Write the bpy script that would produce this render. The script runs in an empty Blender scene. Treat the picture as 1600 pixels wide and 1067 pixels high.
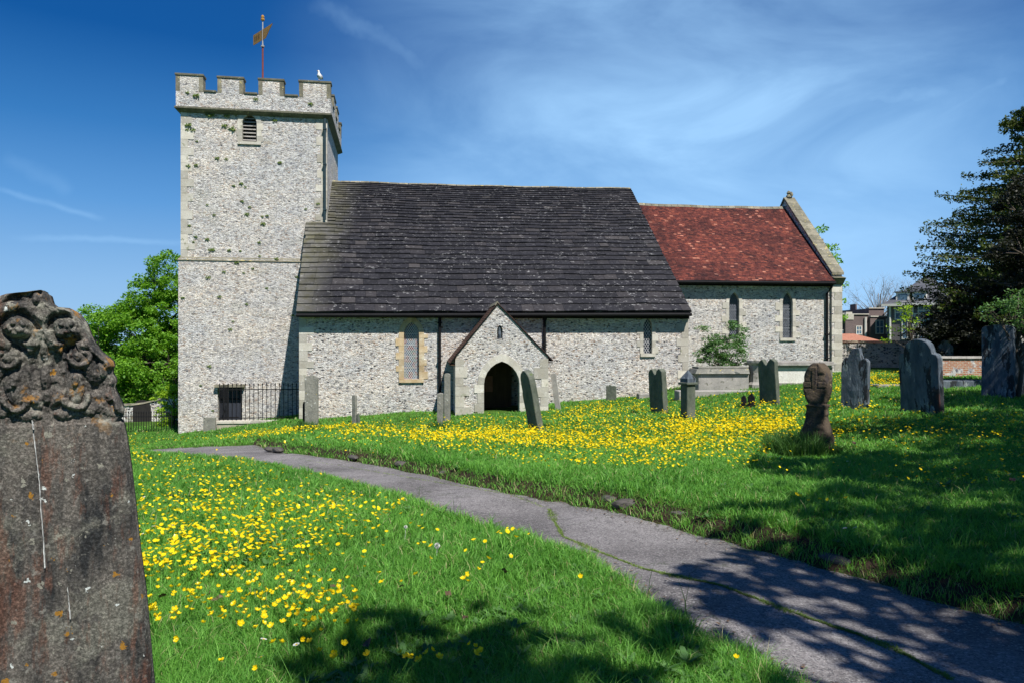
import bpy, bmesh, math, random
import numpy as np
from mathutils import Vector, Matrix
random.seed(7); rng = np.random.default_rng(7)
SC = bpy.context.scene; COL = SC.collection
R = math.radians
FPX = 1130.0; CX = 800.0; CY = 533.5; EYE = 1.6
SUN = Vector((.60, -1.0, 1.65)).normalized()

# ------------------------------------------------------------------ ground shape
TX = [-60, -30, -20, -14.5, -8.3, -2, 1.3, 5.2, 7.3, 10, 15, 18, 30, 60]
TZ = [-4.7, -4.6, -4.35, -4.05, -3.06, -2.74, -2.56, -2.26, -1.9, -1.7, -1.5, -1.47, -1.5, -1.6]
def sstep(t):
    t = np.clip(t, 0, 1); return t * t * (3 - 2 * t)
def G0(x, y):
    x = np.asarray(x, float); y = np.asarray(y, float)
    t = sstep((y - 1.5) / 25.0)
    b = .03 * np.sin(x * 1.3 + y * .7) * np.sin(y * 1.1 - x * .4) + .015 * np.sin(x * 3.1 - y * 1.9)
    return t * (np.interp(x, TX, TZ) + 1.6) + b * sstep((y - 1) / 4)
def ray_ground(px, py, fn=G0, dmax=70):
    D = np.arange(1.5, dmax, .02)
    X = (px - CX) / FPX * D
    z = EYE - (py - CY) / FPX * D - fn(X, D)
    i = np.argmax(z < 0)
    if not (z < 0).any(): i = len(D) - 1
    return float(X[i]), float(D[i])
PR = [(401, 693), (440, 702), (540, 715), (620, 728), (700, 745), (780, 762), (860, 776), (921, 786), (968, 793), (1053, 817), (1100, 830), (1199, 854), (1256, 869), (1381, 904), (1490, 938), (1600, 962), (1760, 1010), (2100, 1110)]
PL = [(2300, 1500), (1500, 1210), (1300, 1105), (1219, 1060), (1178, 1032), (1100, 993), (997, 930), (963, 901), (918, 870), (880, 858), (780, 828), (708, 804), (640, 778), (556, 756), (460, 734), (380, 718), (330, 715), (270, 709), (215, 707), (215, 700), (255, 699), (320, 695)]
def dense(pts, n=5):
    out = []
    for a, b in zip(pts, pts[1:]):
        for k in range(n): out.append((a[0] + (b[0] - a[0]) * k / n, a[1] + (b[1] - a[1]) * k / n))
    return out
PATH = np.array([ray_ground(*p) for p in dense(PR + PL + [PR[0]], 4)])
wob = np.array([(.03 * math.sin(i * 2.3) + .028 * math.sin(i * 5.1), .03 * math.cos(i * 1.7) + .028 * math.cos(i * 4.3)) for i in range(len(PATH))]); PATH = PATH + wob
def path_sd_exact(x, y):
    """signed distance to the path edge, negative on the path"""
    x = np.asarray(x, float).ravel(); y = np.asarray(y, float).ravel()
    d2 = np.full(x.shape, 1e9); ins = np.zeros(x.shape, bool)
    n = len(PATH)
    for i in range(n):
        ax, ay = PATH[i]; bx, by = PATH[(i + 1) % n]
        dx, dy = bx - ax, by - ay; L = dx * dx + dy * dy + 1e-12
        t = np.clip(((x - ax) * dx + (y - ay) * dy) / L, 0, 1)
        d2 = np.minimum(d2, (x - ax - t * dx) ** 2 + (y - ay - t * dy) ** 2)
        c = ((ay > y) != (by > y))
        if abs(dy) > 1e-9:
            ins ^= c & (x < (bx - ax) * (y - ay) / (by - ay) + ax)
    d = np.sqrt(d2); return np.where(ins, -d, d)
_gx = np.arange(-12, 14, .05); _gy = np.arange(.5, 27, .05); _GX, _GY = np.meshgrid(_gx, _gy); _SD = path_sd_exact(_GX, _GY).reshape(_GX.shape)
def path_sd(x, y):
    x = np.asarray(x, float).ravel(); y = np.asarray(y, float).ravel()
    fx = np.clip((x + 12) / .05, 0, len(_gx) - 1.001); fy = np.clip((y - .5) / .05, 0, len(_gy) - 1.001); i = fx.astype(int); j = fy.astype(int); a = fx - i; b = fy - j
    return (_SD[j, i] * (1 - a) + _SD[j, i + 1] * a) * (1 - b) + (_SD[j + 1, i] * (1 - a) + _SD[j + 1, i + 1] * a) * b
PRW = np.array([ray_ground(*p) for p in PR])
def right_side(x, y):
    yy = np.asarray(y, float); o = np.argsort(PRW[:, 1])
    return np.asarray(x, float) > np.interp(yy, PRW[o, 1], PRW[o, 0]) - .15
def Gfull(x, y, sd=None):
    sh = np.shape(x); x = np.asarray(x, float).ravel(); y = np.asarray(y, float).ravel()
    if sd is None: sd = path_sd(x, y)
    z = G0(x, y)
    z = z + np.where(sd < 0, -.10 * sstep(-sd / .12), 0)
    bank = .13 * sstep(sd / .22) * (1 - sstep((sd - .5) / 5)) * right_side(x, y)
    return (z + np.where(sd > 0, bank + .025 * sstep(sd / .1), 0)).reshape(sh)
def g(x, y): return float(Gfull(np.array([x]), np.array([y]))[0])
def P(px, py):
    x, y = ray_ground(px, py); return x, y, g(x, y)

# ------------------------------------------------------------------ objects
def tag(o, label=None, cat=None, group=None, kind=None):
    if label: o['label'] = label
    if cat: o['category'] = cat
    if group: o['group'] = group
    if kind: o['kind'] = kind
    return o
WL = {}
def empty(name, loc, label, cat, group=None):
    o = bpy.data.objects.new(name, None); COL.objects.link(o); o.location = loc
    o.empty_display_size = .2; WL[o] = Vector(loc); return tag(o, label, cat, group)
class MB:
    def __init__(s): s.v = []; s.f = []; s.t = []
    def add(s, vs, fs, tint=.5):
        b = len(s.v); s.v += [tuple(v) for v in vs]; s.f += [tuple(i + b for i in f) for f in fs]; s.t += [tint] * len(fs)
    def hexa(s, c, tint=.5):   # 8 corners: bottom 4 ccw, top 4 ccw
        s.add(c, [(3, 2, 1, 0), (4, 5, 6, 7), (0, 1, 5, 4), (1, 2, 6, 5), (2, 3, 7, 6), (3, 0, 4, 7)], tint)
    def box(s, x0, x1, y0, y1, z0, z1, tint=.5):
        s.hexa([(x0, y0, z0), (x1, y0, z0), (x1, y1, z0), (x0, y1, z0), (x0, y0, z1), (x1, y0, z1), (x1, y1, z1), (x0, y1, z1)], tint)
    def fbox(s, F, u0, u1, v0, v1, z0, z1, tint=.5):
        s.hexa([F(u0, v1, z0), F(u1, v1, z0), F(u1, v0, z0), F(u0, v0, z0), F(u0, v1, z1), F(u1, v1, z1), F(u1, v0, z1), F(u0, v0, z1)], tint)
    def prism(s, F, poly, v0, v1, tint=.5):   # poly in (u,z); v1 is the front
        n = len(poly)
        vs = [F(u, v1, z) for u, z in poly] + [F(u, v0, z) for u, z in poly]
        fs = [tuple(range(n)), tuple(range(2 * n - 1, n - 1, -1))] + [(i, i + n, (i + 1) % n + n, (i + 1) % n) for i in range(n)]
        s.add(vs, fs, tint)
    def tube(s, pts, rad, n=6, tint=.5, cap=True):
        pts = [Vector(p) for p in pts]; m = len(pts)
        if not hasattr(rad, '__len__'): rad = [rad] * m
        vs = []; 
        for i, p in enumerate(pts):
            d = (pts[min(i + 1, m - 1)] - pts[max(i - 1, 0)])
            if d.length < 1e-9: d = Vector((0, 0, 1))
            d.normalize(); a = Vector((0, 0, 1)) if abs(d.z) < .9 else Vector((1, 0, 0))
            e = d.cross(a).normalized(); h = e.cross(d)
            for k in range(n):
                q = 2 * math.pi * k / n; vs.append(p + (e * math.cos(q) + h * math.sin(q)) * rad[i])
        fs = [(i * n + k, i * n + (k + 1) % n, (i + 1) * n + (k + 1) % n, (i + 1) * n + k) for i in range(m - 1) for k in range(n)]
        if cap: fs += [tuple(range(n))[::-1], tuple(range((m - 1) * n, m * n))]
        s.add(vs, fs, tint)
    def lathe(s, c, prof, n=12, tint=.5):   # prof [(r,z)]
        s.tube_like = None
        vs = [(c[0] + r * math.cos(2 * math.pi * k / n), c[1] + r * math.sin(2 * math.pi * k / n), c[2] + z) for r, z in prof for k in range(n)]
        m = len(prof)
        fs = [(i * n + k, i * n + (k + 1) % n, (i + 1) * n + (k + 1) % n, (i + 1) * n + k) for i in range(m - 1) for k in range(n)]
        fs += [tuple(range(n))[::-1], tuple(range((m - 1) * n, m * n))]
        s.add(vs, fs, tint)
    def build(s, name, mat, parent=None, smooth=False, fix=True, bevel=0):
        off = WL.get(parent, Vector((0, 0, 0))) if parent else Vector((0, 0, 0))
        me = bpy.data.meshes.new(name)
        me.from_pydata([(v[0] - off.x, v[1] - off.y, v[2] - off.z) for v in s.v], [], s.f)
        a = me.attributes.new('tint', 'FLOAT', 'FACE'); a.data.foreach_set('value', np.array(s.t, dtype=np.float32))
        if fix:
            bm = bmesh.new(); bm.from_mesh(me); bmesh.ops.recalc_face_normals(bm, faces=bm.faces)
            if bevel: bmesh.ops.bevel(bm, geom=list(bm.edges), offset=bevel, segments=1, affect='EDGES', clamp_overlap=True)
            bm.to_mesh(me); bm.free()
        if smooth: me.polygons.foreach_set('use_smooth', [True] * len(me.polygons))
        return link(name, me, mat, parent)
def link(name, me, mat, parent=None):
    for m in (mat if isinstance(mat, (list, tuple)) else [mat]): me.materials.append(m)
    o = bpy.data.objects.new(name, me); COL.objects.link(o)
    if parent: o.parent = parent; WL[o] = WL.get(parent, Vector((0, 0, 0)))
    return o
def npmesh(name, V, faces_n, idx, tint=None, smooth=False):
    """V (N,3); idx flat loop indices; faces_n = array of face sizes"""
    me = bpy.data.meshes.new(name); me.vertices.add(len(V)); me.vertices.foreach_set('co', np.asarray(V, np.float32).ravel())
    me.loops.add(len(idx)); me.loops.foreach_set('vertex_index', np.asarray(idx, np.int32))
    st = np.concatenate([[0], np.cumsum(faces_n)[:-1]]).astype(np.int32)
    me.polygons.add(len(faces_n)); me.polygons.foreach_set('loop_start', st); me.polygons.foreach_set('loop_total', np.asarray(faces_n, np.int32))
    me.update(calc_edges=True); me.validate()
    if tint is not None and len(tint) == len(me.polygons):
        a = me.attributes.new('tint', 'FLOAT', 'FACE'); a.data.foreach_set('value', np.asarray(tint, np.float32))
    if smooth: me.polygons.foreach_set('use_smooth', [True] * len(me.polygons))
    return me
def cut(o, cutters):
    """boolean the cutters out of o and drop them"""
    for c in cutters:
        m = o.modifiers.new('b', 'BOOLEAN'); m.operation = 'DIFFERENCE'; m.solver = 'EXACT'; m.object = c
    dg = bpy.context.evaluated_depsgraph_get(); dg.update()
    me = bpy.data.meshes.new_from_object(o.evaluated_get(dg)); old = o.data
    o.modifiers.clear(); o.data = me; me.name = o.name; bpy.data.meshes.remove(old)
    for c in cutters: d = c.data; bpy.data.objects.remove(c); bpy.data.meshes.remove(d)
class Frame:
    def __init__(s, o, ang):
        s.o = Vector((o[0], o[1], 0)); s.u = Vector((math.cos(ang), math.sin(ang), 0)); s.n = Vector((math.sin(ang), -math.cos(ang), 0)); s.ang = ang
    def __call__(s, u, v, z): return s.o + s.u * u + s.n * v + Vector((0, 0, z))
    def px(s, x, y, v=0):
        d = Vector(((x - CX) / FPX, 1, -(y - CY) / FPX)); c = Vector((0, 0, EYE))
        t = ((s.o + s.n * v - c).dot(s.n)) / d.dot(s.n); p = c + d * t
        return (p - s.o).dot(s.u), p.z

# ------------------------------------------------------------------ materials
class NT:
    def __init__(s, name, world=None):
        if world: s.m = world
        else: s.m = bpy.data.materials.new(name)
        s.m.use_nodes = True; s.t = s.m.node_tree; s.t.nodes.clear()
    def n(s, typ, props=None, **ins):
        nd = s.t.nodes.new(typ)
        for k, v in (props or {}).items(): setattr(nd, k, v)
        for k, v in ins.items():
            key = int(k[1:]) if k[0] == 'i' and k[1:].isdigit() else k.replace('_', ' ')
            sk = nd.inputs[key]
            if isinstance(v, bpy.types.NodeSocket): s.t.links.new(v, sk)
            elif isinstance(v, bpy.types.Node): s.t.links.new(v.outputs[0], sk)
            else:
                if hasattr(sk.default_value, '__len__') and len(sk.default_value) == 4 and len(v) == 3: v = (*v, 1)
                sk.default_value = v
        return nd
    def pos(s, scale=(1, 1, 1), rot=(0, 0, 0)):
        g = s.n('ShaderNodeTexCoord'); return s.n('ShaderNodeMapping', Vector=g.outputs['Object'], Scale=scale, Rotation=rot)
    def noise(s, vec, scale, detail=4, rough=.6, dist=0): return s.n('ShaderNodeTexNoise', Vector=vec, Scale=scale, Detail=detail, Roughness=rough, Distortion=dist)
    def ramp(s, fac, stops, interp='LINEAR'):
        r = s.n('ShaderNodeValToRGB', Fac=fac); e = r.color_ramp; e.interpolation = interp
        while len(e.elements) < len(stops): e.elements.new(.5)
        for el, (p, c) in zip(e.elements, stops):
            el.position = p; el.color = (*c, 1) if hasattr(c, '__len__') else (c, c, c, 1)
        return r
    def mix(s, fac, a, b, bt='MIX'):
        nd = s.n('ShaderNodeMix', {'data_type': 'RGBA', 'blend_type': bt})
        for sk, v in ((nd.inputs[0], fac), (nd.inputs[6], a), (nd.inputs[7], b)):
            if isinstance(v, bpy.types.NodeSocket): s.t.links.new(v, sk)
            elif isinstance(v, bpy.types.Node): s.t.links.new(v.outputs[0], sk)
            else: sk.default_value = v if not hasattr(v, '__len__') else (*v[:3], 1)
        return nd.outputs[2]
    def math(s, op, a, b=0.0, c=None):
        kw = {'i0': a, 'i1': b}
        if c is not None: kw['i2'] = c
        return s.n('ShaderNodeMath', {'operation': op}, **kw).outputs[0]
    def attr(s, name='tint'): return s.n('ShaderNodeAttribute', {'attribute_name': name}).outputs['Fac']
    def bump(s, h, strength=.5, dist=.02, normal=None):
        kw = dict(Height=h, Strength=strength, Distance=dist)
        if normal is not None: kw['Normal'] = normal
        return s.n('ShaderNodeBump', **kw).outputs[0]
    def out(s, col, rough=.85, normal=None, spec=.3, **kw):
        k = {'Base_Color': col, 'Roughness': rough, 'Specular_IOR_Level': spec}
        if normal is not None: k['Normal'] = normal
        k.update(kw)
        b = s.n('ShaderNodeBsdfPrincipled', **k); s.n('ShaderNodeOutputMaterial', Surface=b); return s.m

def surf(name, a, b, nscale=2.5, rough=.85, bump=.5, bscale=25, bd=.01, lich=(), tint=0, spec=.25, stretch=(1, 1, 1), grime=None):
    t = NT(name); p = t.pos(stretch); nz = t.noise(p, nscale, 6, .65)
    c = t.mix(t.ramp(nz, [(.35, 0.), (.65, 1.)]), a, b)
    fine = t.noise(p, bscale, 5, .7)
    c = t.mix(.5, c, t.ramp(fine, [(.3, .55), (.7, 1.25)]), 'MULTIPLY')
    if tint:
        tt = t.ramp(t.attr(), [(0, 1 - tint), (1, 1 + tint)]); c = t.mix(1., c, tt, 'MULTIPLY')
    for (col, thr, sc) in lich:
        m = t.ramp(t.noise(p, sc, 5, .65, .3), [(thr, 0.), (thr + .035, 1.)]); c = t.mix(m, c, col)
    n2 = t.bump(fine, bump, bd)
    return t.out(c, rough, n2, spec)

def flint(name, warm=0.0, dark=.16, scale=7.5, moss=0.):
    t = NT(name); p = t.pos((1, 1, 2.0)); w = t.noise(p, 3.2, 3, .5)
    pv = t.n('ShaderNodeVectorMath', {'operation': 'ADD'}, i0=p, i1=t.n('ShaderNodeVectorMath', {'operation': 'SCALE'}, i0=w.outputs['Color'], Scale=.12))
    v1 = t.n('ShaderNodeTexVoronoi', {'feature': 'F1'}, Vector=pv, Scale=scale, Randomness=.95)
    v2 = t.n('ShaderNodeTexVoronoi', {'feature': 'DISTANCE_TO_EDGE'}, Vector=pv, Scale=scale, Randomness=.95)
    rnd = t.n('ShaderNodeSeparateColor', Color=v1.outputs['Color'])
    cell = t.ramp(rnd.outputs[0], [(0, (.84, .84, .82)), (.35, (.77, .77, .76)), (.60, (.67, .67, .67)), (.78, (.48, .49, .51)), (1 - dark, (.30, .30, .33)), (1 - dark + .02, (.10, .105, .125)), (1, (.05, .055, .075))])
    brown = t.ramp(rnd.outputs[1], [(.86, 0.), (.9, 1.)]); cell2 = t.mix(t.math('MULTIPLY', brown, .55), cell, (.42, .27, .17))
    big = t.noise(p, .35, 4, .6); med = t.noise(p, 1.6, 5, .6)
    mort = t.mix(t.ramp(big, [(.38, 0.), (.62, 1.)]), (.76 , .75, .72), (.75 + .03 * warm, .71, .63))
    # how wide the mortar is, and where it has weathered back, with shade painted in
    mm = t.n('ShaderNodeMapRange', Value=v2.outputs['Distance'], From_Min=.05, From_Max=.13)
    hole = t.ramp(t.noise(t.pos((1, 1, 2.2)), 12, 4, .7), [(.585, 0.), (.65, 1.)])
    c = t.mix(mm.outputs[0], mort, cell2)
    c = t.mix(t.math('MULTIPLY', hole, .62), c, (.16, .14, .13))
    undershadow = t.ramp(t.noise(t.pos((1, 1, 4.2)), 7.5, 5, .75), [(.555, 0.), (.61, 1.)]); c = t.mix(t.math('MULTIPLY', undershadow, .62), c, (.11, .10, .09))  # shadow lines under the flints painted dark, also lowered in the bump
    c = t.mix(.55, c, t.ramp(med, [(.3, (.70, .69, .70)), (.7, (1.2, 1.17, 1.12))]), 'MULTIPLY')
    c = t.mix(.6, c, t.ramp(big, [(.32, (.78, .80, .84)), (.68, (1.12, 1.06, .98))]), 'MULTIPLY')
    if moss: c = t.mix(t.math('MULTIPLY', t.ramp(t.noise(p, .9, 4), [(.55, 0.), (.7, 1.)]), moss), c, (.22, .24, .13))
    h = t.math('ADD', t.math('MULTIPLY', mm.outputs[0], .6), t.math('MULTIPLY', t.noise(p, 26, 4, .7).outputs[0], .5))
    h = t.math('SUBTRACT', h, t.math('MULTIPLY', undershadow, .6))
    nb = t.bump(h, .9, .045)
    return t.out(c, .8, nb, .35)

M_flint = flint('flint_rubble', 1., .10, 9.5); M_flint_t = flint('flint_tower', .5, .012, 9.5, .2); M_flint_c = flint('flint_chancel', .2, .05, 9.5)
M_flint_p = flint('flint_porch', .2, .11, 11)
M_fwall = flint('flint_boundary', .6, .3, 6.5, .5)
M_ash = surf('ashlar_limestone', (.44, .41, .34), (.55, .53, .47), 2.2, bump=.5, tint=.25, lich=[((.30, .30, .22), .62, 2.5), ((.66, .65, .6), .63, 6)])
M_ashy = surf('ochre_sandstone', (.46, .34, .19), (.58, .49, .34), 3, bump=.35, tint=.2, lich=[((.6, .55, .42), .6, 3)])
M_ashg = surf('weathered_coping_stone', (.13, .125, .09), (.26, .24, .18), 3, bump=.5, tint=.2, lich=[((.42, .36, .15), .62, 5), ((.5, .49, .45), .64, 8)])
M_cap = surf('dark_cap_stone', (.10, .10, .075), (.17, .165, .12), 3, bump=.5, tint=.2, lich=[((.3, .3, .2), .62, 7)])
M_iron = surf('black_iron', (.006, .0065, .008), (.011, .011, .013), 4, .75, .2, 40, tint=0, spec=.2)
M_black = surf('interior_shade', (.02, .018, .018), (.03, .028, .026), 4, .9, .1)  # near black colour stands in for the shade inside openings
M_wood = surf('dark_door_wood', (.025, .03, .045), (.045, .05, .065), 3, .6, .3, 20, stretch=(6, 6, .6))
M_oak = surf('porch_oak', (.06, .035, .02), (.10, .06, .035), 3, .7, .3, 20, stretch=(6, 6, .6))
M_notice = surf('faded_notice', (.25, .08, .06), (.3, .13, .1), 2, .7, .1)
M_lead = surf('lead_came', (.45, .46, .47), (.6, .6, .6), 6, .6, .1)
M_leadd = surf('lead_came_grey', (.22, .24, .27), (.32, .34, .37), 6, .6, .1)
M_gold = surf('weathered_gold', (.50, .26, .05), (.36, .2, .06), 8, .5, .2, lich=[((.06, .05, .04), .6, 12)])
M_redpole = surf('red_oxide_paint', (.22, .05, .04), (.14, .05, .05), 6, .6, .2)
M_paleiron = surf('pale_grey_metal', (.42, .42, .42), (.3, .3, .3), 8, .5, .2)
M_white = surf('gull_white', (.78, .78, .78), (.72, .72, .72), 9, .7, .1)
M_gullg = surf('gull_grey', (.32, .34, .37), (.28, .3, .33), 9, .7, .1)
M_beak = surf('beak_yellow', (.6, .4, .05), (.55, .35, .05), 9, .5, .1)
def glass(name, cols=None, c0=(.01, .013, .02)):
    t = NT(name); p = t.pos()
    if cols:
        v = t.n('ShaderNodeTexVoronoi', {'feature': 'F1'}, Vector=p, Scale=9.0); s = t.n('ShaderNodeSeparateColor', Color=v.outputs['Color'])
        c = t.ramp(s.outputs[0], [(i / len(cols), q) for i, q in enumerate(cols)], 'CONSTANT')
    else: c = t.ramp(t.noise(p, 6), [(.4, c0), (.7, tuple(3 * q for q in c0))])
    return t.out(c, .22, t.bump(t.noise(p, 9).outputs[0], .25, .02), .5)
M_glass = glass('dark_window_glass'); M_stain = glass('stained_window_glass', [(.10, .13, .17), (.16, .05, .05), (.13, .17, .20), (.07, .11, .14), (.20, .12, .10), (.10, .14, .12), (.06, .09, .16)])
M_hglass = glass('house_window_glass', None, (.05, .09, .13))

def slab_mat():
    t = NT('roof_stone_slab'); p = t.pos(); a = t.attr()
    c = t.ramp(a, [(0, (.006, .006, .009)), (.6, (.013, .013, .018)), (.88, (.024, .022, .025)), (1, (.045, .041, .042))])
    pale = t.ramp(t.noise(t.pos((1, 1, 2.)), 5.5, 6, .75), [(.54, 0.), (.66, .38)]); c = t.mix(pale, c, (.09, .09, .10))
    wh = t.ramp(t.noise(t.pos((.55, 1, 1.)), 9, 5, .75), [(.585, 0.), (.64, .85)]); c = t.mix(t.math('MULTIPLY', wh, t.ramp(t.noise(p, .7, 4, .6), [(.42, .12), (.60, 1.)])), c, (.34, .34, .34))
    # moss and lichen wash below the tower, a stain with its own place on the roof
    g = t.n('ShaderNodeSeparateXYZ', Vector=p); nz = t.noise(p, 1.4, 5, .7)
    m = t.n('ShaderNodeMapRange', Value=t.math('ADD', g.outputs[0], t.math('MULTIPLY', nz.outputs[0], 1.6)), From_Min=-6.3, From_Max=-8.6)
    m2 = t.math('MULTIPLY', m.outputs[0], t.ramp(a, [(0, .45), (.6, .9), (1, .7)]))
    c = t.mix(m2, c, t.mix(t.ramp(nz, [(.4, 0.), (.6, 1.)]), (.13, .125, .07), (.22, .215, .19)))
    return t.out(c, .75, t.bump(t.noise(p, 22, 6, .7).outputs[0], .7, .012), .3)
M_slab = slab_mat()
def tile_mat():
    t = NT('red_clay_tile'); p = t.pos(); a = t.attr()
    c = t.ramp(a, [(0, (.055, .017, .018)), (.3, (.09, .025, .022)), (.65, (.15, .04, .03)), (.92, (.235, .068, .042)), (1, (.38, .16, .11))])
    st = t.ramp(t.noise(t.pos((1, .5, .5)), .9, 5, .7, .6), [(.40, (.42, .45, .52)), (.6, (1.15, 1.1, 1.05))]); c = t.mix(.85, c, st, 'MULTIPLY')
    c = t.mix(t.ramp(t.noise(p, 12, 4, .7), [(.64, 0.), (.7, .6)]), c, (.34, .24, .19))
    return t.out(c, .8, t.bump(t.noise(p, 30, 4).outputs[0], .5, .008), .25)
M_tile = tile_mat(); M_ptile = surf('old_porch_tile', (.07, .04, .03), (.12, .07, .05), 4, tint=.3)
M_grave = surf('grave_limestone', (.17, .17, .15), (.29, .28, .24), 3, bump=.8, bscale=18, bd=.02, lich=[((.42, .36, .12), .66, 5), ((.52, .52, .48), .62, 7), ((.08, .09, .08), .6, 3)])
M_graveg = surf('grave_greenish', (.075, .092, .07), (.15, .16, .13), 3, bump=.8, bscale=18, bd=.02, stretch=(1, 1, .5), lich=[((.10, .13, .06), .58, 3), ((.34, .3, .14), .68, 6)])
M_graved = surf('grave_blue_grey', (.055, .072, .095), (.15, .18, .205), 3.2, bump=1., bscale=14, bd=.03, stretch=(1, 1, .3), lich=[((.025, .028, .032), .53, 3.5), ((.24, .27, .27), .60, 8), ((.07, .035, .03), .62, 3), ((.20, .15, .07), .68, 6)])
M_graveb = surf('grave_brown', (.05, .036, .026), (.125, .095, .062), 4, bump=1., bscale=14, bd=.03, lich=[((.05, .04, .035), .56, 4), ((.36, .30, .14), .66, 5), ((.3, .2, .06), .68, 9)])
M_gravel_ = surf('pale_tomb_stone', (.62, .60, .54), (.70, .69, .64), 2, bump=.3, bscale=16, lich=[((.36, .34, .28), .64, 4)])
M_slabgrey = surf('tomb_grey', (.26, .25, .23), (.38, .36, .33), 3, bump=.6, lich=[((.14, .14, .11), .6, 4), ((.48, .46, .42), .64, 9)])

def leaf_mat(name, c0, c1, trans=.35, rough=.55, straw=None):
    t = NT(name); a = t.attr(); p = t.pos(); col = t.mix(t.math('ADD', t.math('MULTIPLY', a, .7), t.math('MULTIPLY', t.noise(p, .8, 3).outputs[0], .35)), c0, c1)
    if straw: col = t.mix(t.math('GREATER_THAN', a, .965), col, straw)
    d = t.n('ShaderNodeBsdfPrincipled', Base_Color=col, Roughness=rough, Specular_IOR_Level=.25)
    tr = t.n('ShaderNodeBsdfTranslucent', Color=t.mix(1., col, (1.5, 1.5, .7), 'MULTIPLY'))
    mx = t.n('ShaderNodeMixShader', Fac=trans, i1=d, i2=tr); t.n('ShaderNodeOutputMaterial', Surface=mx); return t.m
L_grass = leaf_mat('grass_blade', (.026, .14, .014), (.25, .54, .095), .38, straw=(.42, .40, .20))
L_tuft = leaf_mat('coarse_grass', (.03, .09, .02), (.09, .2, .04), .3)
L_syc = leaf_mat('sycamore_leaf', (.06, .19, .015), (.22, .42, .04), .4)
L_lime = leaf_mat('lime_green_leaf', (.16, .3, .015), (.34, .5, .03), .4)
L_dark = leaf_mat('holm_oak_leaf', (.012, .016, .012), (.035, .038, .025), .15)
L_con = leaf_mat('cypress_leaf', (.02, .05, .014), (.10, .13, .022), .2)
L_shrub = leaf_mat('shrub_leaf', (.04, .12, .03), (.15, .28, .09), .3)
L_shade = leaf_mat('broad_leaf', (.03, .09, .02), (.07, .15, .03), .3)
L_moss = leaf_mat('wall_moss', (.10, .17, .04), (.24, .32, .09), .3)
L_dry = leaf_mat('dry_leaf', (.08, .05, .03), (.19, .13, .08), .1)
L_yel = leaf_mat('buttercup_petal', (.74, .48, .0), (.92, .76, .02), .3, .28)
L_wh = leaf_mat('daisy_petal', (.75, .75, .72), (.8, .8, .8), .2)
M_bark = surf('bark', (.06, .05, .04), (.12, .10, .08), 4, bump=.9, bscale=14, bd=.03, stretch=(1, 1, .3))
M_barkp = surf('pale_twig_bark', (.20, .18, .17), (.28, .25, .24), 4, bump=.5)
M_moss_soil = surf('soil', (.05, .035, .022), (.09, .065, .04), 5, bump=1., bd=.03)

# ------------------------------------------------------------------ ground, path
def axis(dense0, dense1, step, far):
    a = list(np.arange(dense0, dense1, step)); o = []
    d = step; x = dense1
    while x < far: o.append(x); d *= 1.25; x += d
    o.append(far); lo = []; d = step * 1.25; x = dense0 - d
    while x > -far: lo.append(x); d *= 1.25; x -= d
    lo.append(-far); return np.array(lo[::-1] + a + o)
xs = axis(-11, 13, .11, 900); ys = axis(1.5, 25, .11, 900)
XX, YY = np.meshgrid(xs, ys); sdg = path_sd(XX, YY).reshape(XX.shape); ZZ = Gfull(XX, YY, sdg.ravel())
nx, ny = len(xs), len(ys); V = np.stack([XX, YY, ZZ], -1).reshape(-1, 3)
i, j = np.meshgrid(np.arange(nx - 1), np.arange(ny - 1)); a = (j * nx + i).ravel()
idx = np.stack([a, a + 1, a + nx + 1, a + nx], 1).ravel()
t = NT('meadow_ground'); p = t.pos()
c = t.mix(t.ramp(t.noise(p, 1.2, 5, .6), [(.35, 0.), (.65, 1.)]), (.04, .11, .014), (.10, .20, .03))
c = t.mix(t.ramp(t.noise(p, 18, 4, .7), [(.35, .75), (.6, 0.)]), c, (.022, .045, .010)); 
c = t.mix(t.ramp(t.math('ADD', t.attr('soil'), t.math('MULTIPLY', t.noise(p, 6, 4).outputs[0], .5)), [(.55, 0.), (.8, 1.)]), c, (.045, .032, .022)); M_ground = t.out(c, .95, t.bump(t.noise(p, 30, 5, .7).outputs[0], .9, .05), .1)
me_g = npmesh('ground', V, np.full((nx - 1) * (ny - 1), 4), idx, smooth=True); soilv = np.clip(1 - np.abs(sdg.ravel() - .05) / .16, 0, 1) * right_side(XX.ravel(), YY.ravel()); at_ = me_g.attributes.new('soil', 'FLOAT', 'POINT'); at_.data.foreach_set('value', soilv.astype(np.float32)); o = link('ground', me_g, M_ground); tag(o, kind='structure')
# path sheet, slightly wider than the strip that shows; its edges run on under the turf
px0, py0 = PATH.min(0) - .4; px1, py1 = PATH.max(0) + .4
xs = np.arange(px0, px1, .14); ys = np.arange(py0, py1, .14); XX, YY = np.meshgrid(xs, ys); sd = path_sd(XX, YY).reshape(XX.shape)
ZZ = G0(XX, YY) - .035 + .0
nx, ny = len(xs), len(ys); i, j = np.meshgrid(np.arange(nx - 1), np.arange(ny - 1)); keep = (sd[:-1, :-1] < .10); a = (j * nx + i)[keep]
idx = np.stack([a, a + 1, a + nx + 1, a + nx], 1).ravel()
t = NT('worn_asphalt'); p = t.pos()
c = t.mix(t.ramp(t.noise(p, .8, 5, .6), [(.38, 0.), (.62, 1.)]), (.122, .113, .112), (.22, .206, .204))
sp = t.noise(p, 110, 3, .8); c = t.mix(.75, c, t.ramp(sp, [(.3, .35), (.5, 1.), (.72, 1.9)]), 'MULTIPLY')
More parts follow.
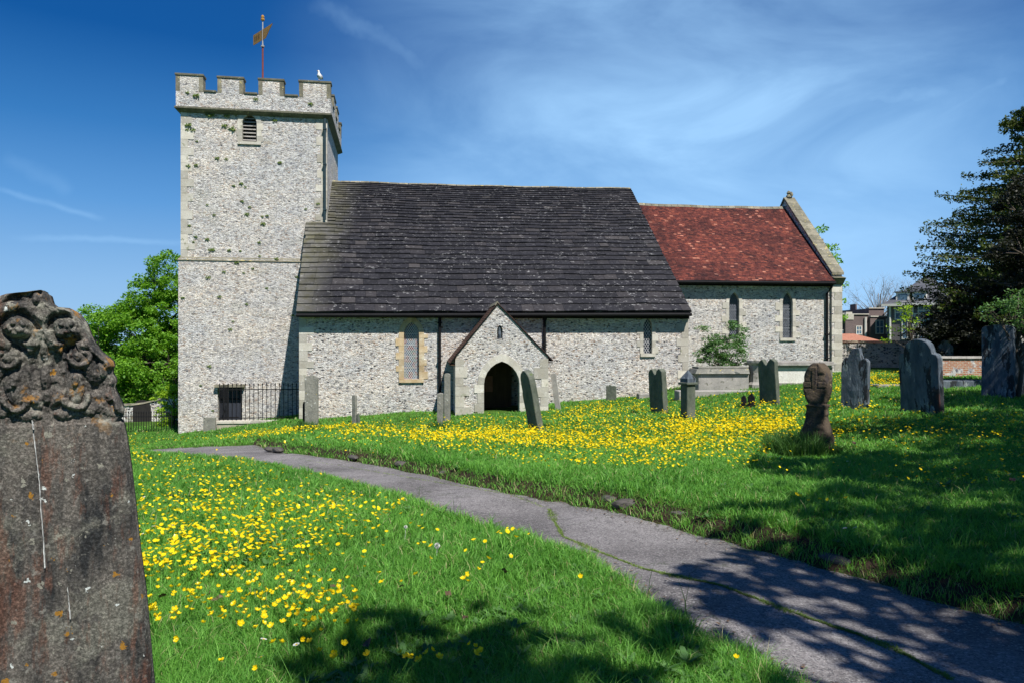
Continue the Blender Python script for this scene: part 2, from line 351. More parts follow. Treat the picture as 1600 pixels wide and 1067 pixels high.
c = t.mix(t.ramp(t.noise(p, 5, 6, .75), [(.53, 0.), (.68, .65)]), c, (.075, .07, .07)); c = t.mix(.6, c, t.ramp(t.noise(p, 38, 4, .7), [(.35, .6), (.65, 1.35)]), 'MULTIPLY'); agg = t.n('ShaderNodeTexVoronoi', {'feature': 'F1'}, Vector=p, Scale=85.); ag = t.n('ShaderNodeSeparateColor', Color=agg.outputs['Color']); c = t.mix(t.ramp(ag.outputs[0], [(.86, 0.), (.9, .55)]), c, (.36, .35, .34)); c = t.mix(t.ramp(ag.outputs[1], [(.82, 0.), (.88, .6)]), c, (.04, .04, .045))
cr = t.n('ShaderNodeTexVoronoi', {'feature': 'DISTANCE_TO_EDGE'}, Vector=t.n('ShaderNodeVectorMath', {'operation': 'ADD'}, i0=p, i1=t.noise(p, 2.5, 4).outputs['Color']), Scale=.45)
c = t.mix(t.ramp(cr.outputs['Distance'], [(.0, .75), (.008, 0.)]), c, (.045, .055, .03))
M_path = t.out(c, .85, t.bump(sp.outputs[0], .8, .012), .35)
o = link('path', npmesh('path', np.stack([XX, YY, ZZ], -1).reshape(-1, 3), np.full(len(a), 4), idx, smooth=True), M_path); tag(o, kind='structure')

# ------------------------------------------------------------------ church
YAW = math.atan(.12)
church = empty('church', (0, 29, -1.5), 'flint church with square battlemented tower, dark slab nave roof and red tiled chancel', 'church')
def at(px, py, D): return Vector(((px - CX) / FPX * D, D, EYE - (py - CY) / FPX * D))
def lancet(cx, z0, w, zs, za, n=7):
    h = za - zs; r = (h * h + w * w / 4) / w; pts = [(cx - w / 2, z0), (cx + w / 2, z0)]
    # right arc: centre (cx+w/2-r, zs)
    a1 = math.asin(min(1, h / r)); 
    R_ = [(cx + w / 2 - r + r * math.cos(a1 * k / n), zs + r * math.sin(a1 * k / n)) for k in range(n + 1)]
    R_[-1] = (cx, za)
    pts += R_; pts += [(2 * cx - x, z) for x, z in R_[-2::-1]]
    return pts
def cutter(F, poly, v0, v1):
    mb = MB(); mb.prism(F, poly, v0, v1); return mb.build('cutter', M_ash)
def surround(F, cx, z0, w, zs, za, mat, ow=.16, tooth=.10, sill=True, depth=.2, proud=.02, bh=.27, name='surround', parent=None):
    mb = MB(); e = .004
    z = z0; k = 0
    while z < zs - .02:
        z1 = min(z + bh * random.uniform(.85, 1.15), zs)
        if zs - z1 < .1: z1 = zs
        for s in (-1, 1):
            W = ow + (tooth if (k + (s > 0)) % 2 else 0) * random.uniform(.8, 1.2)
            a, b = sorted((cx + s * (w / 2 - e), cx + s * (w / 2 + W)))
            mb.fbox(F, a, b, -depth, proud + random.uniform(0, .006), z + .004, z1 - .004, random.random())
        z = z1; k += 1
    n = 5; inn = lancet(cx, z0, w - 2 * e, zs, za - e, n)[2:]; out = lancet(cx, z0, w + 2 * ow, zs, za + ow * 1.15, n)[2:]
    inn = [q for q in inn]; out = [q for q in out]
    for q in range(len(inn) - 1):
        if q >= len(out) - 1: break
        (a, b, c, d) = (inn[q], out[q], out[q + 1], inn[q + 1]); tr = random.random()
        vs = [F(x, proud + .004, zz) for x, zz in (a, b, c, d)] + [F(x, -depth, zz) for x, zz in (a, b, c, d)]
        mb.add(vs, [(0, 1, 2, 3), (7, 6, 5, 4), (0, 4, 5, 1), (1, 5, 6, 2), (2, 6, 7, 3), (3, 7, 4, 0)], tr)
    if sill: mb.fbox(F, cx - w / 2 - ow * .9, cx + w / 2 + ow * .9, -depth, proud + .05, z0 - .13, z0 - .003, .6)
    return mb.build(name, mat, parent)
def lattice(F, cx, z0, w, zs, za, v, step, mat, parent, bars=True, th=.007):
    mb = MB(); poly = lancet(cx, z0, w, zs, za, 8); 
    def halfw(z):
        if z < z0 or z > za: return -1
        if z <= zs: return w / 2
        h = za - zs; r = (h * h + w * w / 4) / w; return math.sqrt(max(0, r * r - (z - zs) ** 2)) + w / 2 - r
    def clipseg(x0, zz0, x1, zz1):
        run = None; N = 60
        for k in range(N + 1):
            tt = k / N; x = x0 + (x1 - x0) * tt; z = zz0 + (zz1 - zz0) * tt; ins = abs(x - cx) <= halfw(z)
            if ins and run is None: run = (x, z)
            if ins: last = (x, z)
            if (not ins or k == N) and run is not None:
                if abs(run[1] - last[1]) > .01:
                    dx, dz = last[0] - run[0], last[1] - run[1]; L = math.hypot(dx, dz); ax, az = -dz / L * th, dx / L * th
                    mb.add([F(run[0] + ax, v, run[1] + az), F(run[0] - ax, v, run[1] - az), F(last[0] - ax, v, last[1] - az), F(last[0] + ax, v, last[1] + az)], [(0, 1, 2, 3)])
                run = None
    sl = 1.5; c = -4.0
    H = za - z0
    c = z0 - w * sl
    while c < za + w * sl:
        clipseg(cx - w / 2, c, cx + w / 2, c + w * sl); clipseg(cx - w / 2, c + w * sl, cx + w / 2, c); c += step
    if bars:
        z = z0 + .45
        while z < zs + .1: mb.fbox(F, cx - halfw(z), cx + halfw(z), v, v + .006, z - .008, z + .008); z += .45
    return mb.build('leading', mat, parent, fix=False)
def window(F, px, pyb, pyt, pw, mat=M_ash, pane=M_glass, lead=M_lead, step=.15, ow=.16, tooth=.1, sp=.72, v=0, bh=.27):
    cx, z0 = F.px(px, pyb, v); _, za = F.px(px, pyt, v); w = F.px(px + pw / 2, pyb, v)[0] - F.px(px - pw / 2, pyb, v)[0]; zs = z0 + (za - z0) * sp
    zs = max(zs, za - w * .95)
    fr = surround(F, cx, z0, w, zs, za, mat, ow, tooth, bh=bh, name='window', parent=church)
    mb = MB(); mb.prism(F, lancet(cx, z0 - .01, w + .02, zs, za + .01, 8), -.185, -.15); mb.build('pane', pane, fr)
    lattice(F, cx, z0, w, zs, za, -.146, step, lead, fr)
    return cutter(F, lancet(cx, z0, w, zs, za, 7), -.5, .3)
def quoins(F, corners, z0, z1, mat, parent, bh=.34, name='quoins', proud=.015):
    """corners: (u, side, wall depth sign) at front corners of the frame"""
    for (u, s) in corners:
        mb = MB(); z = z0; k = 0
        while z < z1 - .05:
            zz = min(z + bh * random.uniform(.8, 1.2), z1); long = k % 2; wu = random.uniform(.42, .58) if long else random.uniform(.24, .34); wv = .3 if long else .5
            a, b = sorted((u + s * proud, u - s * wu)); mb.fbox(F, a, b, -wv, proud + random.uniform(0, .008), z + .004, zz - .004, random.random())
            z = zz; k += 1
        mb.build(name, mat, parent)

# --- tower
TF = Frame((-14.46, 31.6), math.atan(.16)); TW = 6.2; zb = g(-14.5, 31) - .6
zst = TF.px(283, 172)[1]; zmid = TF.px(283, 404)[1]
mb = MB(); mb.fbox(TF, -.07, TW + .07, -TW - .07, .07, zb, zmid, .5); mb.fbox(TF, 0, TW, -TW, 0, zmid, zst)
tower = MB(); tower.fbox(TF, -.09, TW + .09, -TW - .09, .09, zb, zmid)
tower = tower.build('tower_wall', M_flint_t, church)
up = MB(); up.fbox(TF, 0, TW, -TW, 0, zmid + .002, zst); up = up.build('tower_upper_wall', M_flint_t, church)
# belfry opening
cx, z0 = TF.px(390, 222); za = TF.px(390, 180)[1]; w = .62; zs = za - .36
bel = surround(TF, cx, z0, w, zs, za, M_ash, .20, .05, depth=.3, name='belfry_window', parent=church)
z = z0 + .07
while z < zs + .2: mb = MB(); mb.hexa([TF(cx - w / 2, -.10, z), TF(cx + w / 2, -.10, z), TF(cx + w / 2, -.28, z + .11), TF(cx - w / 2, -.28, z + .11), TF(cx - w / 2, -.10, z + .03), TF(cx + w / 2, -.10, z + .03), TF(cx + w / 2, -.28, z + .14), TF(cx - w / 2, -.28, z + .14)]); z += .16; mb.build('louvre', M_slabgrey, bel)
mb = MB(); mb.prism(TF, lancet(cx, z0, w, zs, za, 7), -.42, -.36); mb.build('backing', M_black, bel)
cut(up, [cutter(TF, lancet(cx, z0, w, zs, za, 7), -.45, .3)])
# door in the tower foot
d0, d1 = TF.px(341, 655)[0], TF.px(379, 655)[0]; dz0 = g(*TF(d0, .1, 0)[:2]) - .3; dz1 = TF.px(360, 604)[1]
cut(tower, [cutter(TF, [(d0, dz0), (d1, dz0), (d1, dz1), (d0, dz1)], -.5, .3)])
mb = MB(); mb.fbox(TF, d0, d1, -.24, -.2, dz0, dz1)
for k in range(6): mb.fbox(TF, d0 + (d1 - d0) * (k + .06) / 6, d0 + (d1 - d0) * (k + .94) / 6, -.2, -.175, dz0, dz1 - .02)
dr = mb.build('tower_door', M_wood, church)
mb = MB(); mb.fbox(TF, d0 - .1, d1 + .12, -.2, .30, dz1 + .003, dz1 + .12); mb.build('lintel', M_ashg, dr)
for s0 in (.2, .75): mb = MB(); mb.fbox(TF, d0 + .05, d1 - .2, -.174, -.165, dz0 + .4 + s0 * 1.5, dz0 + .46 + s0 * 1.5); mb.build('hinge', M_iron, dr)
quoins(TF, [(-.09, -1), (TW + .09, 1)], zb, zmid - .1, M_ash, tower, proud=.02)
# proud offset matches the thicker lower stage
quoins(TF, [(0, -1), (TW, 1)], zmid + .02, zst - .02, M_ash, up, proud=.014)
mb = MB(); mb.hexa([TF(-.13, .13, zmid - .09), TF(TW + .13, .13, zmid - .09), TF(TW + .13, -TW - .13, zmid - .09), TF(-.13, -TW - .13, zmid - .09), TF(-.02, .02, zmid + .07), TF(TW + .02, .02, zmid + .07), TF(TW + .02, -TW - .02, zmid + .07), TF(-.02, -TW - .02, zmid + .07)])
mb.build('offset_course', M_ashg, tower)
OV = .17
mb = MB(); mb.hexa([TF(-.02, .02, zst - .12), TF(TW + .02, .02, zst - .12), TF(TW + .02, -TW - .02, zst - .12), TF(-.02, -TW - .02, zst - .12), TF(-OV - .06, OV + .06, zst + .02), TF(TW + OV + .06, OV + .06, zst + .02), TF(TW + OV + .06, -TW - OV - .06, zst + .02), TF(-OV - .06, -TW - OV - .06, zst + .02)])
mb.fbox(TF, -OV - .05, TW + OV + .05, -TW - OV - .05, OV + .05, zst + .021, zst + .1)
mb.build('string_course', M_cap, up)
zc = TF.px(330, 145, OV)[1]; zm = TF.px(295, 119, OV)[1]; th = .42
mb = MB(); zp = zst + .1
mb.fbox(TF, -OV, TW + OV, OV - th, OV, zp, zc); mb.fbox(TF, -OV, TW + OV, -TW - OV, -TW - OV + th, zp, zc)
mb.fbox(TF, -OV, -OV + th, -TW - OV + th, OV - th, zp, zc); mb.fbox(TF, TW + OV - th, TW + OV, -TW - OV + th, OV - th, zp, zc)
par = mb.build('parapet', M_flint_t, church)
edges = [(TF.px(a, 150, OV)[0], TF.px(b, 150, OV)[0]) for a, b in ((275.5, 317), (340, 380), (404, 443), (467.5, 506))]
edges[0] = (-OV, edges[0][1]); edges[-1] = (edges[-1][0], TW + OV)
def merlon(u0, u1, v0, v1, zt, side):
    mb = MB(); mb.fbox(TF, u0, u1, v0, v1, zc + .001, zt); mo = mb.build('merlon', M_flint_t, church)
    mb = MB(); mb.fbox(TF, u0 - .04, u1 + .04, v0 - .04, v1 + .04, zt + .001, zt + .10, random.random()); mb.build('capping', M_cap, mo, bevel=.014)
    for k in (0, 1):
        mb = MB()
        if side: q = (v0, v0 + .16) if k == 0 else (v1 - .16, v1); mb.fbox(TF, u0 - .006, u1 + .008, q[0] - .006, q[1] + .006, zc + .003, zt - .002, random.random())
        else: q = (u0, u0 + .16) if k == 0 else (u1 - .16, u1); mb.fbox(TF, q[0] - .007, q[1] + .007, v0 - .007, v1 + .009, zc + .003, zt - .002, random.random())
        mb.build('quoin', M_ashg, mo)
def crenel(u0, u1, v0, v1):
    mb = MB(); mb.fbox(TF, u0, u1, v0, v1, zc + .002, zc + .09, .3); mb.build('crenel_cap', M_cap, par, bevel=.012)
for k, (a, b) in enumerate(edges):
    merlon(a, b, OV - th, OV, zm - random.uniform(0, .03), False); merlon(a, b, -TW - OV, -TW - OV + th, zm - .01, False)
    if 0 < k < 3:
        for (ua, ub) in ((-OV, -OV + th), (TW + OV - th, TW + OV)): merlon(ua, ub, OV - (b + OV), OV - (a + OV), zm - .01, True)
    if k < 3:
        a, b = edges[k][1] + .05, edges[k + 1][0] - .05; crenel(a, b, OV - th - .05, OV + .05); crenel(a, b, -TW - OV - .05, -TW - OV + th + .05)
        for (ua, ub) in ((-OV, -OV + th), (TW + OV - th, TW + OV)): crenel(ua - .05, ub + .05, -b - .0, -a - .0)
# low pyramid roof behind the battlements + weather vane
tc = TF(TW / 2, -TW / 2, 0); zr = zst + .3; apz = zc + .75
mb = MB(); r_ = TW / 2 - .3; mb.add([TF(TW / 2 - r_, -TW / 2 + r_, zr), TF(TW / 2 + r_, -TW / 2 + r_, zr), TF(TW / 2 + r_, -TW / 2 - r_, zr), TF(TW / 2 - r_, -TW / 2 - r_, zr), TF(TW / 2, -TW / 2, apz)], [(0, 1, 4), (1, 2, 4), (2, 3, 4), (3, 0, 4), (3, 2, 1, 0)])
mb.build('tower_roof', surf('lead_and_stone_roof', (.34, .29, .2), (.4, .36, .28), 3), church)
vp = at(410.5, 90, tc.y); vx = vp.x; vy = tc.y
zz = lambda py: EYE - (py - CY) / FPX * vy
mb = MB(); mb.tube([(vx, vy, apz - .4), (vx, vy, zz(73))], .045, 8); van = mb.build('weather_vane', M_redpole, church)
mb = MB(); mb.tube([(vx, vy, zz(73)), (vx, vy, zz(33))], [.035, .028], 8); mb.tube([(vx, vy, zz(74)), (vx, vy, zz(72))], .09, 10); mb.build('spindle', M_paleiron, van)
mb = MB(); mb.lathe((vx, vy, zz(33)), [(.03, 0), (.09, .02), (.1, .08), (.05, .13), (.08, .16), (.08, .22), (.02, .28)], 10); mb.build('finial', M_gold, van)
bd = Vector((1.45, -1.4, 0)).normalized(); BP = lambda s, z: Vector((vx, vy, 0)) + bd * s + Vector((0, 0, z))
zc0 = zz(55); pts = [(-.95, -.24), (.30, -.24), (.62, .02), (.98, .26), (.45, .25), (-.95, .25)]
class BF:
    pass
bn = Vector((bd.y, -bd.x, 0))
def bprism(pts, v0, v1, mbx):
    n = len(pts); vs = [BP(s, zc0 + z) + bn * v1 for s, z in pts] + [BP(s, zc0 + z) + bn * v0 for s, z in pts]
    mbx.add(vs, [tuple(range(n)), tuple(range(2 * n - 1, n - 1, -1))] + [(i, i + n, (i + 1) % n + n, (i + 1) % n) for i in range(n)])
mb = MB(); bprism(pts, -.015, .015, mb); bn_o = mb.build('banner', M_gold, van)
for s in (-.78, -.58, -.38):
    mb = MB(); bprism([(s, -.12), (s + .05, -.12), (s + .05, .13), (s, .13)], -.022, .022, mb); mb.build('banner_marking', M_iron, bn_o)

# --- nave
NF = Frame((at(468, 600, 28.35).x, 28.35), YAW)
NL = NF.px(1075, 600)[0]
EL, ER = at(463, 489, 28.0), at(1080, 488, 29.87); RR, RL = at(985, 296, 37.25), at(505, 284, 35.2)
RL = RL + (RL - RR).normalized() * .6
def nzr(u): return 0
zn = NF.px(700, 496)[1]
zlow = -2.4
body = MB(); body.fbox(NF, 0, NL, -.75, 0, zlow, zn + .05); nave = body.build('nave_wall', M_flint, church)
cs = [window(NF, 643, 592, 503, 24, M_ashy, M_stain, M_lead, .13, .2, .12, .78), window(NF, 1012, 552, 497, 14, M_ash, M_glass, M_lead, .17, .14, .12, .75)]
cut(nave, cs)
quoins(NF, [(0, -1), (NL, 1)], zlow, zn - .02, M_ash, nave)
# west and east gables and back wall, behind the front wall
def gable(u0, u1, name):
    mb = MB(); vb = -14.2; vr = -7.3
    zr_ = RR.z - .35; ps = [(-.753, zlow), (-.753, zn + .5), (vr, zr_), (vb, zn), (vb, zlow)]
    n = len(ps); vs = [NF(u0, v, z) for v, z in ps] + [NF(u1, v, z) for v, z in ps]
    mb.add(vs, [tuple(range(n)), tuple(range(2 * n - 1, n - 1, -1))] + [(i, i + n, (i + 1) % n + n, (i + 1) % n) for i in range(n)])
    return mb.build(name, M_flint, church)
gable(1.2, 1.8, 'west_gable_wall'); gable(NL - 1.0, NL - .4, 'east_gable_wall')
mb = MB(); mb.fbox(NF, 1.2, NL - .5, -14.8, -14.21, zlow, zn); mb.build('nave_back_wall', M_flint, church)
def bil(c, s, t): return (c[0] * (1 - s) + c[1] * s) * (1 - t) + (c[3] * (1 - s) + c[2] * s) * t
def roof(name, C4, e0, e1, wr, th, mat, parent, tf, sag=.0, back=None, deck=.10):
    C4 = [Vector(c) for c in C4]; L = ((C4[1] - C4[0]).length); S = ((C4[3] - C4[0]).length + (C4[2] - C4[1]).length) / 2
    nrm = (C4[1] - C4[0]).cross(C4[3] - C4[0]).normalized()
    if nrm.z < 0: nrm = -nrm
    def p(s, t, h=0):
        q = bil(C4, s, t) + nrm * h; q.z -= sag * math.sin(math.pi * min(max(s, 0), 1)) * (.3 + t) + .012 * math.sin(s * L * 2.1 + t * 5); return q
    mb = MB(); d = 0; row = 0
    while d < S - .02:
        e = e0 + (e1 - e0) * d / S; e *= random.uniform(.94, 1.06); t0 = d / S; t1 = min(1, (d + e * 1.35) / S); s = -random.uniform(0, .5) * wr[1] / L * (row % 2)
        while s < 1:
            w = random.uniform(*wr) * (.75 + .25 * e / e0) / L; s0 = max(s, 0); s1 = min(s + w, 1)
            if s1 - s0 > .15 * w:
                gp = .004 / L; j = random.uniform(0, th * .5); lo = random.uniform(-.012, .012) * e0 / .4 / S * 1.6; tn = tf(s0, t0)
                a0, a1 = s0 + gp, s1 - gp; k1 = random.uniform(0, .006) * e0 / .4
                bt_ = th if row else -.02
                mb.hexa([p(a0, t0 + lo, bt_), p(a1, t0 + lo, bt_), p(a1, t1, 0), p(a0, t1, 0), p(a0, t0 + lo, th * 2 + j), p(a1, t0 + lo + k1 / S, th * 2 + j * random.uniform(.6, 1.4)), p(a1, t1, th), p(a0, t1, th)], tn)
            s += w
        d += e; row += 1
    ro = mb.build(name, mat, parent, fix=False)
    mb = MB(); NN = 14
    vs = [p(.001 + .998 * i / NN, max(.002, j / NN), -.006 - dd) for dd in (0, deck) for j in range(NN + 1) for i in range(NN + 1)]; m_ = NN + 1; q_ = m_ * m_
    fs = [(j * m_ + i, j * m_ + i + 1, (j + 1) * m_ + i + 1, (j + 1) * m_ + i) for j in range(NN) for i in range(NN)]; fs += [tuple(q_ + k for k in f[::-1]) for f in fs]
    fs += [(i, i + q_, i + 1 + q_, i + 1) for i in range(NN)] + [(NN * m_ + i, NN * m_ + i + 1, NN * m_ + i + 1 + q_, NN * m_ + i + q_) for i in range(NN)] + [(j * m_, (j + 1) * m_, (j + 1) * m_ + q_, j * m_ + q_) for j in range(NN)] + [(j * m_ + NN, j * m_ + NN + q_, (j + 1) * m_ + NN + q_, (j + 1) * m_ + NN) for j in range(NN)]
    mb.add(vs, fs); mb.build('roof_deck', M_iron, ro)
    if back is not None:
        mb = MB(); a, b = p(0, 1), p(1, 1); dd = Vector(back); a2, b2 = a + dd, b + dd
        mb.hexa([a - nrm * .05, b - nrm * .05, b2, a2, a, b, b2 + Vector((0, 0, .1)), a2 + Vector((0, 0, .1))]); mb.build('back_slope', mat, ro)
    return ro, p
def tn_slab(s, t):
    r = random.random()
    return r * .95 if r < .985 else random.uniform(.96, 1)
bk = -NF.n; nr, pn = roof('nave_roof', (EL, ER, RR, RL), .44, .165, (.42, .8), .046, M_slab, church, tn_slab, .05, bk * 7.2 + Vector((0, 0, -6.6)))
mb = MB(); 
for k in range(34):
    a, b = pn(k / 34 + .0008, 1, .02), pn((k + 1) / 34 - .0008, 1, .02); v = Vector((0, 0, 1)); q = bk * .16
    mb.add([a - q - v * .10, a + v * .07, a + q - v * .10, b - q - v * .10, b + v * .07, b + q - v * .10], [(0, 1, 4, 3), (1, 2, 5, 4), (0, 2, 1), (3, 4, 5)], random.random())
mb.build('ridge_tile', M_ashg, nr)
# gutters / fascia
def gutter(A, B, drop, name='gutter', r=.06, out=.04):
    A, B = Vector(A), Vector(B); q = NF.n * out; mb = MB(); mb.tube([A + q - Vector((0, 0, drop)), B + q - Vector((0, 0, drop))], r, 8); return mb.build(name, M_iron, church)
gutter(EL + NF.n * -.02, ER, .10, r=.07)
mb = MB(); A_, B_ = EL, ER; mb.hexa([A_ - NF.n * .06 - Vector((0, 0, .16)), B_ - NF.n * .06 - Vector((0, 0, .16)), B_ - NF.n * .40 - Vector((0, 0, .16)), A_ - NF.n * .40 - Vector((0, 0, .16)), A_ - NF.n * .03 - Vector((0, 0, .06)), B_ - NF.n * .03 - Vector((0, 0, .06)), B_ - NF.n * .40 + Vector((0, 0, .10)), A_ - NF.n * .40 + Vector((0, 0, .10))]); mb.build('eave_leak_filler', M_iron, church)  # added filler that blocks sun leaking under the slabs onto the wall
mb = MB(); u0, z_ = NF.px(470, 498, .05); mb.fbox(NF, .02, NL + .02, .005, .12, zn - .03, zn + .12); mb.build('fascia', M_iron, church)
def pipe(F, px, y0, y1, v=.10, r=.05, name='downpipe', hop=True, m=M_iron, clamps=(.1, .55, .9)):
    u, z1 = F.px(px, y0, v); _, z0 = F.px(px, y1, v); mb = MB(); mb.tube([F(u, v, z0), F(u, v, z1)], r, 8)
    for c in clamps: zc_ = z0 + (z1 - z0) * c; mb.fbox(F, u - r - .025, u + r + .025, v - r - .02, v + r + .012, zc_ - .03, zc_ + .03)
    if hop: mb.hexa([F(u - .08, v + .07, z1 - .28), F(u + .08, v + .07, z1 - .28), F(u + .08, v - .07, z1 - .28), F(u - .08, v - .07, z1 - .28), F(u - .13, v + .11, z1 - .06), F(u + .13, v + .11, z1 - .06), F(u + .13, v - .08, z1 - .06), F(u - .13, v - .08, z1 - .06)])
    return mb.build(name, m, church)
pipe(NF, 687, 488, 655, .10, .058, hop=False); pipe(NF, 851, 488, 600, .10, .058, hop=True)
pipe(TF, 507.5, 186, 344, .13, .055, hop=False, m=surf('teal_iron', (.02, .04, .05), (.03, .055, .065), 4, .5, .2))

# --- chancel
zce = 95 / FPX * 33.3 + EYE
CF = Frame((at(1040, 500, 33.15).x, 33.15), YAW); CL = CF.px(1297, 500)[0]
czn = CF.px(1180, 444)[1]; czl = -1.2
mb = MB(); mb.fbox(CF, 0, CL + .02, -.7, 0, czl, czn); ch = mb.build('chancel_wall', M_flint_c, church)
cut(ch, [window(CF, 1147, 530, 457, 16, M_ash, M_glass, M_leadd, .15, .15, .18, .75), window(CF, 1230.5, 528, 457, 16, M_ash, M_glass, M_leadd, .15, .15, .2, .75)])
cEL = at(1040, 439, 32.8) ; cER = CF(CL + .02, .38, 0); cER.z = cEL.z + .04
d4 = 4.6; crr = at(1235, 323, 33.9 + d4 - .4); cRL = crr - CF.u * (CL + .3); cRR = CF(CL + .02, -d4 + .2, crr.z); cRL = CF(-.3, -d4 + .2, crr.z + .02); cEL = CF(-.3, .38, cER.z - .02)
cr_, pc = roof('chancel_roof', (cEL, cER, cRR, cRL), .105, .095, (.15, .19), .014, M_tile, church, lambda s, t: min(1, max(0, random.gauss(.5, .24))), .04, bk * 4.8 + Vector((0, 0, -4.1)), deck=.06)
mb = MB()
for k in range(24):
    a, b = pc(k / 24 + .001, 1, .01), pc((k + 1) / 24 - .001, 1, .01); v = Vector((0, 0, 1)); q = bk * .13
    mb.add([a - q - v * .09, a + v * .06, a + q - v * .09, b - q - v * .09, b + v * .06, b + q - v * .09], [(0, 1, 4, 3), (1, 2, 5, 4), (0, 2, 1), (3, 4, 5)], random.random())
mb.build('ridge_tile', M_ashg, cr_)
gutter(cEL, cER, .07, r=.065)
mb = MB(); A_, B_ = cEL, cER; mb.hexa([A_ - CF.n * .05 - Vector((0, 0, .14)), B_ - CF.n * .05 - Vector((0, 0, .14)), B_ - CF.n * .42 - Vector((0, 0, .14)), A_ - CF.n * .42 - Vector((0, 0, .14)), A_ - CF.n * .03 - Vector((0, 0, .05)), B_ - CF.n * .03 - Vector((0, 0, .05)), B_ - CF.n * .42 + Vector((0, 0, .12)), A_ - CF.n * .42 + Vector((0, 0, .12))]); mb.build('eave_leak_filler', M_iron, church)  # same added filler against sun leaks at the chancel eave
mb = MB(); mb.fbox(CF, 0, CL, .005, .1, czn - .1, czn + .16); mb.build('fascia', M_iron, church)
# east gable wall with raised coping
gz_ = lambda v: crr.z + .62 - (abs(v + d4 - .2)) * ((crr.z + .62 - (zce + .62)) / (d4 - .0)) 
vt = [(0.12, czl), (0.12, zce + .35), (0.0, zce + .45), (-d4 + .2, crr.z + .42), (-2 * d4 + .4, zce + .45), (-2 * d4 + .4, czl)]
mb = MB(); u0, u1 = CL + .021, CL + .52; n = len(vt); vs = [CF(u0, v, z) for v, z in vt] + [CF(u1, v, z) for v, z in vt]
mb.add(vs, [tuple(range(n)), tuple(range(2 * n - 1, n - 1, -1))] + [(i, i + n, (i + 1) % n + n, (i + 1) % n) for i in range(n)]); eg = mb.build('gable_wall', M_flint_c, church)
mb = MB(); N = 11; A, B = (0.22, zce + .30), (-d4 + .2, crr.z + .44)
for k in range(N):
    a = k / N + .003; b = (k + 1) / N - .003
    for mir in (0, 1):
        def q(tt, h, u):
            v = A[0] + (B[0] - A[0]) * tt; z = A[1] + (B[1] - A[1]) * tt + h
            if mir: v = 2 * B[0] - v
            return CF(u, v, z)
        mb.hexa([q(a, 0, u0 - .05), q(a, 0, u1 + .06), q(b, 0, u1 + .06), q(b, 0, u0 - .05), q(a, .13, u0 - .05), q(a, .13, u1 + .06), q(b, .13, u1 + .06), q(b, .13, u0 - .05)], random.random())
mb.build('gable_coping', M_ashg, eg, bevel=.01)
mb = MB(); ap = CF((u0 + u1) / 2, B[0], B[1] + .1); mb.lathe(ap, [(.17, 0), (.15, .10), (.08, .16), (.13, .24), (.05, .36)], 8); mb.lathe((ap.x + .1, ap.y - .1, ap.z + .05), [(.07, 0), (.09, .12), (.03, .24)], 7); mb.build('finial_stump', M_ashg, eg)
mb = MB(); mb.hexa([CF(u0 - .04, .14, zce - .12), CF(u1 + .05, .14, zce - .12), CF(u1 + .05, .0, zce - .3), CF(u0 - .04, .0, zce - .3), CF(u0 - .04, .40, zce + .16), CF(u1 + .05, .40, zce + .16), CF(u1 + .05, -.1, zce + .3), CF(u0 - .04, -.1, zce + .3)]); mb.build('kneeler', M_ashg, eg)
mb = MB(); z = czl; k = 0
while z < zce - .2:
    z1 = z + random.uniform(.28, .4); mb.fbox(CF, u0 - (.01 if k % 2 else -.12), u1 + .015, -.4, .135, z + .004, z1 - .004, random.random()); z = z1; k += 1
mb.build('quoins', M_ash, eg)
u, z1 = CF.px(1293, 446, .1); mb = MB(); z0 = g(*CF(u, .1, 0)[:2]) - .1
mb.tube([CF(u + .15, .33, zce - .10), CF(u + .1, .25, zce - .3), CF(u - .02, .1, zce - .55), CF(u - .02, .1, z0)], .06, 8)
for zz_ in (.8, 1.9): mb.fbox(CF, u - .11, u + .07, .02, .18, zz_, zz_ + .06)
mb.build('downpipe', M_iron, church)

# --- porch
PF = Frame((at(712, 600, 26.5).x, 26.5), YAW - .0)
PW = PF.px(856, 600)[0]; pz0 = g(*PF(1.5, 0, 0)[:2]) - .5; zpe = PF.px(712, 556)[1]; zpa = PF.px(777, 475)[1]; uap = PF.px(777, 475)[0]
mb = MB(); mb.prism(PF, [(0, pz0), (PW, pz0), (PW, zpe), (uap + .02, zpa), (uap - .02, zpa), (0, zpe)], -.45, 0); pw_ = mb.build('porch_wall', M_flint_p, church)
ax, ab = PF.px(784, 646); az = PF.px(784, 564)[1]; aw = 1.33; azs = az - .85; ab = ab - .3
arch = cutter(PF, lancet(ax, ab, aw, azs, az, 8), -.6, .3)
nz0, nz1 = PF.px(781, 529)[1], PF.px(781, 508)[1]; nu = PF.px(781, 520)[0]
niche = cutter(PF, lancet(nu, nz0, .2, nz1 - .18, nz1, 5), -.22, .3)
cut(pw_, [arch, niche])
surround(PF, ax, ab, aw, azs, az, M_ash, .24, .10, sill=False, depth=.3, proud=.03, bh=.34, name='arch_surround', parent=pw_)
mb = MB(); np_ = PF(nu, -.1, 0); mb.lathe((np_.x, np_.y, nz0), [(.06, 0), (.075, .15), (.045, .28), (.05, .33), (.055, .40), (.02, .46)], 8); mb.build('niche_figure', M_graved, pw_)
sd_ = 2.15
for (a, b, nm) in ((.0, .42, 'l'), (PW - .42, PW, 'r')):
    mb = MB(); mb.fbox(PF, a + .004, b - .004, -sd_, -.452, pz0, zpe - .05); mb.build('porch_side_wall', M_flint_p, church)
quoins(PF, [(0, -1), (PW, 1)], pz0, zpe - .1, M_ash, pw_, .36)
rise = zpa - zpe
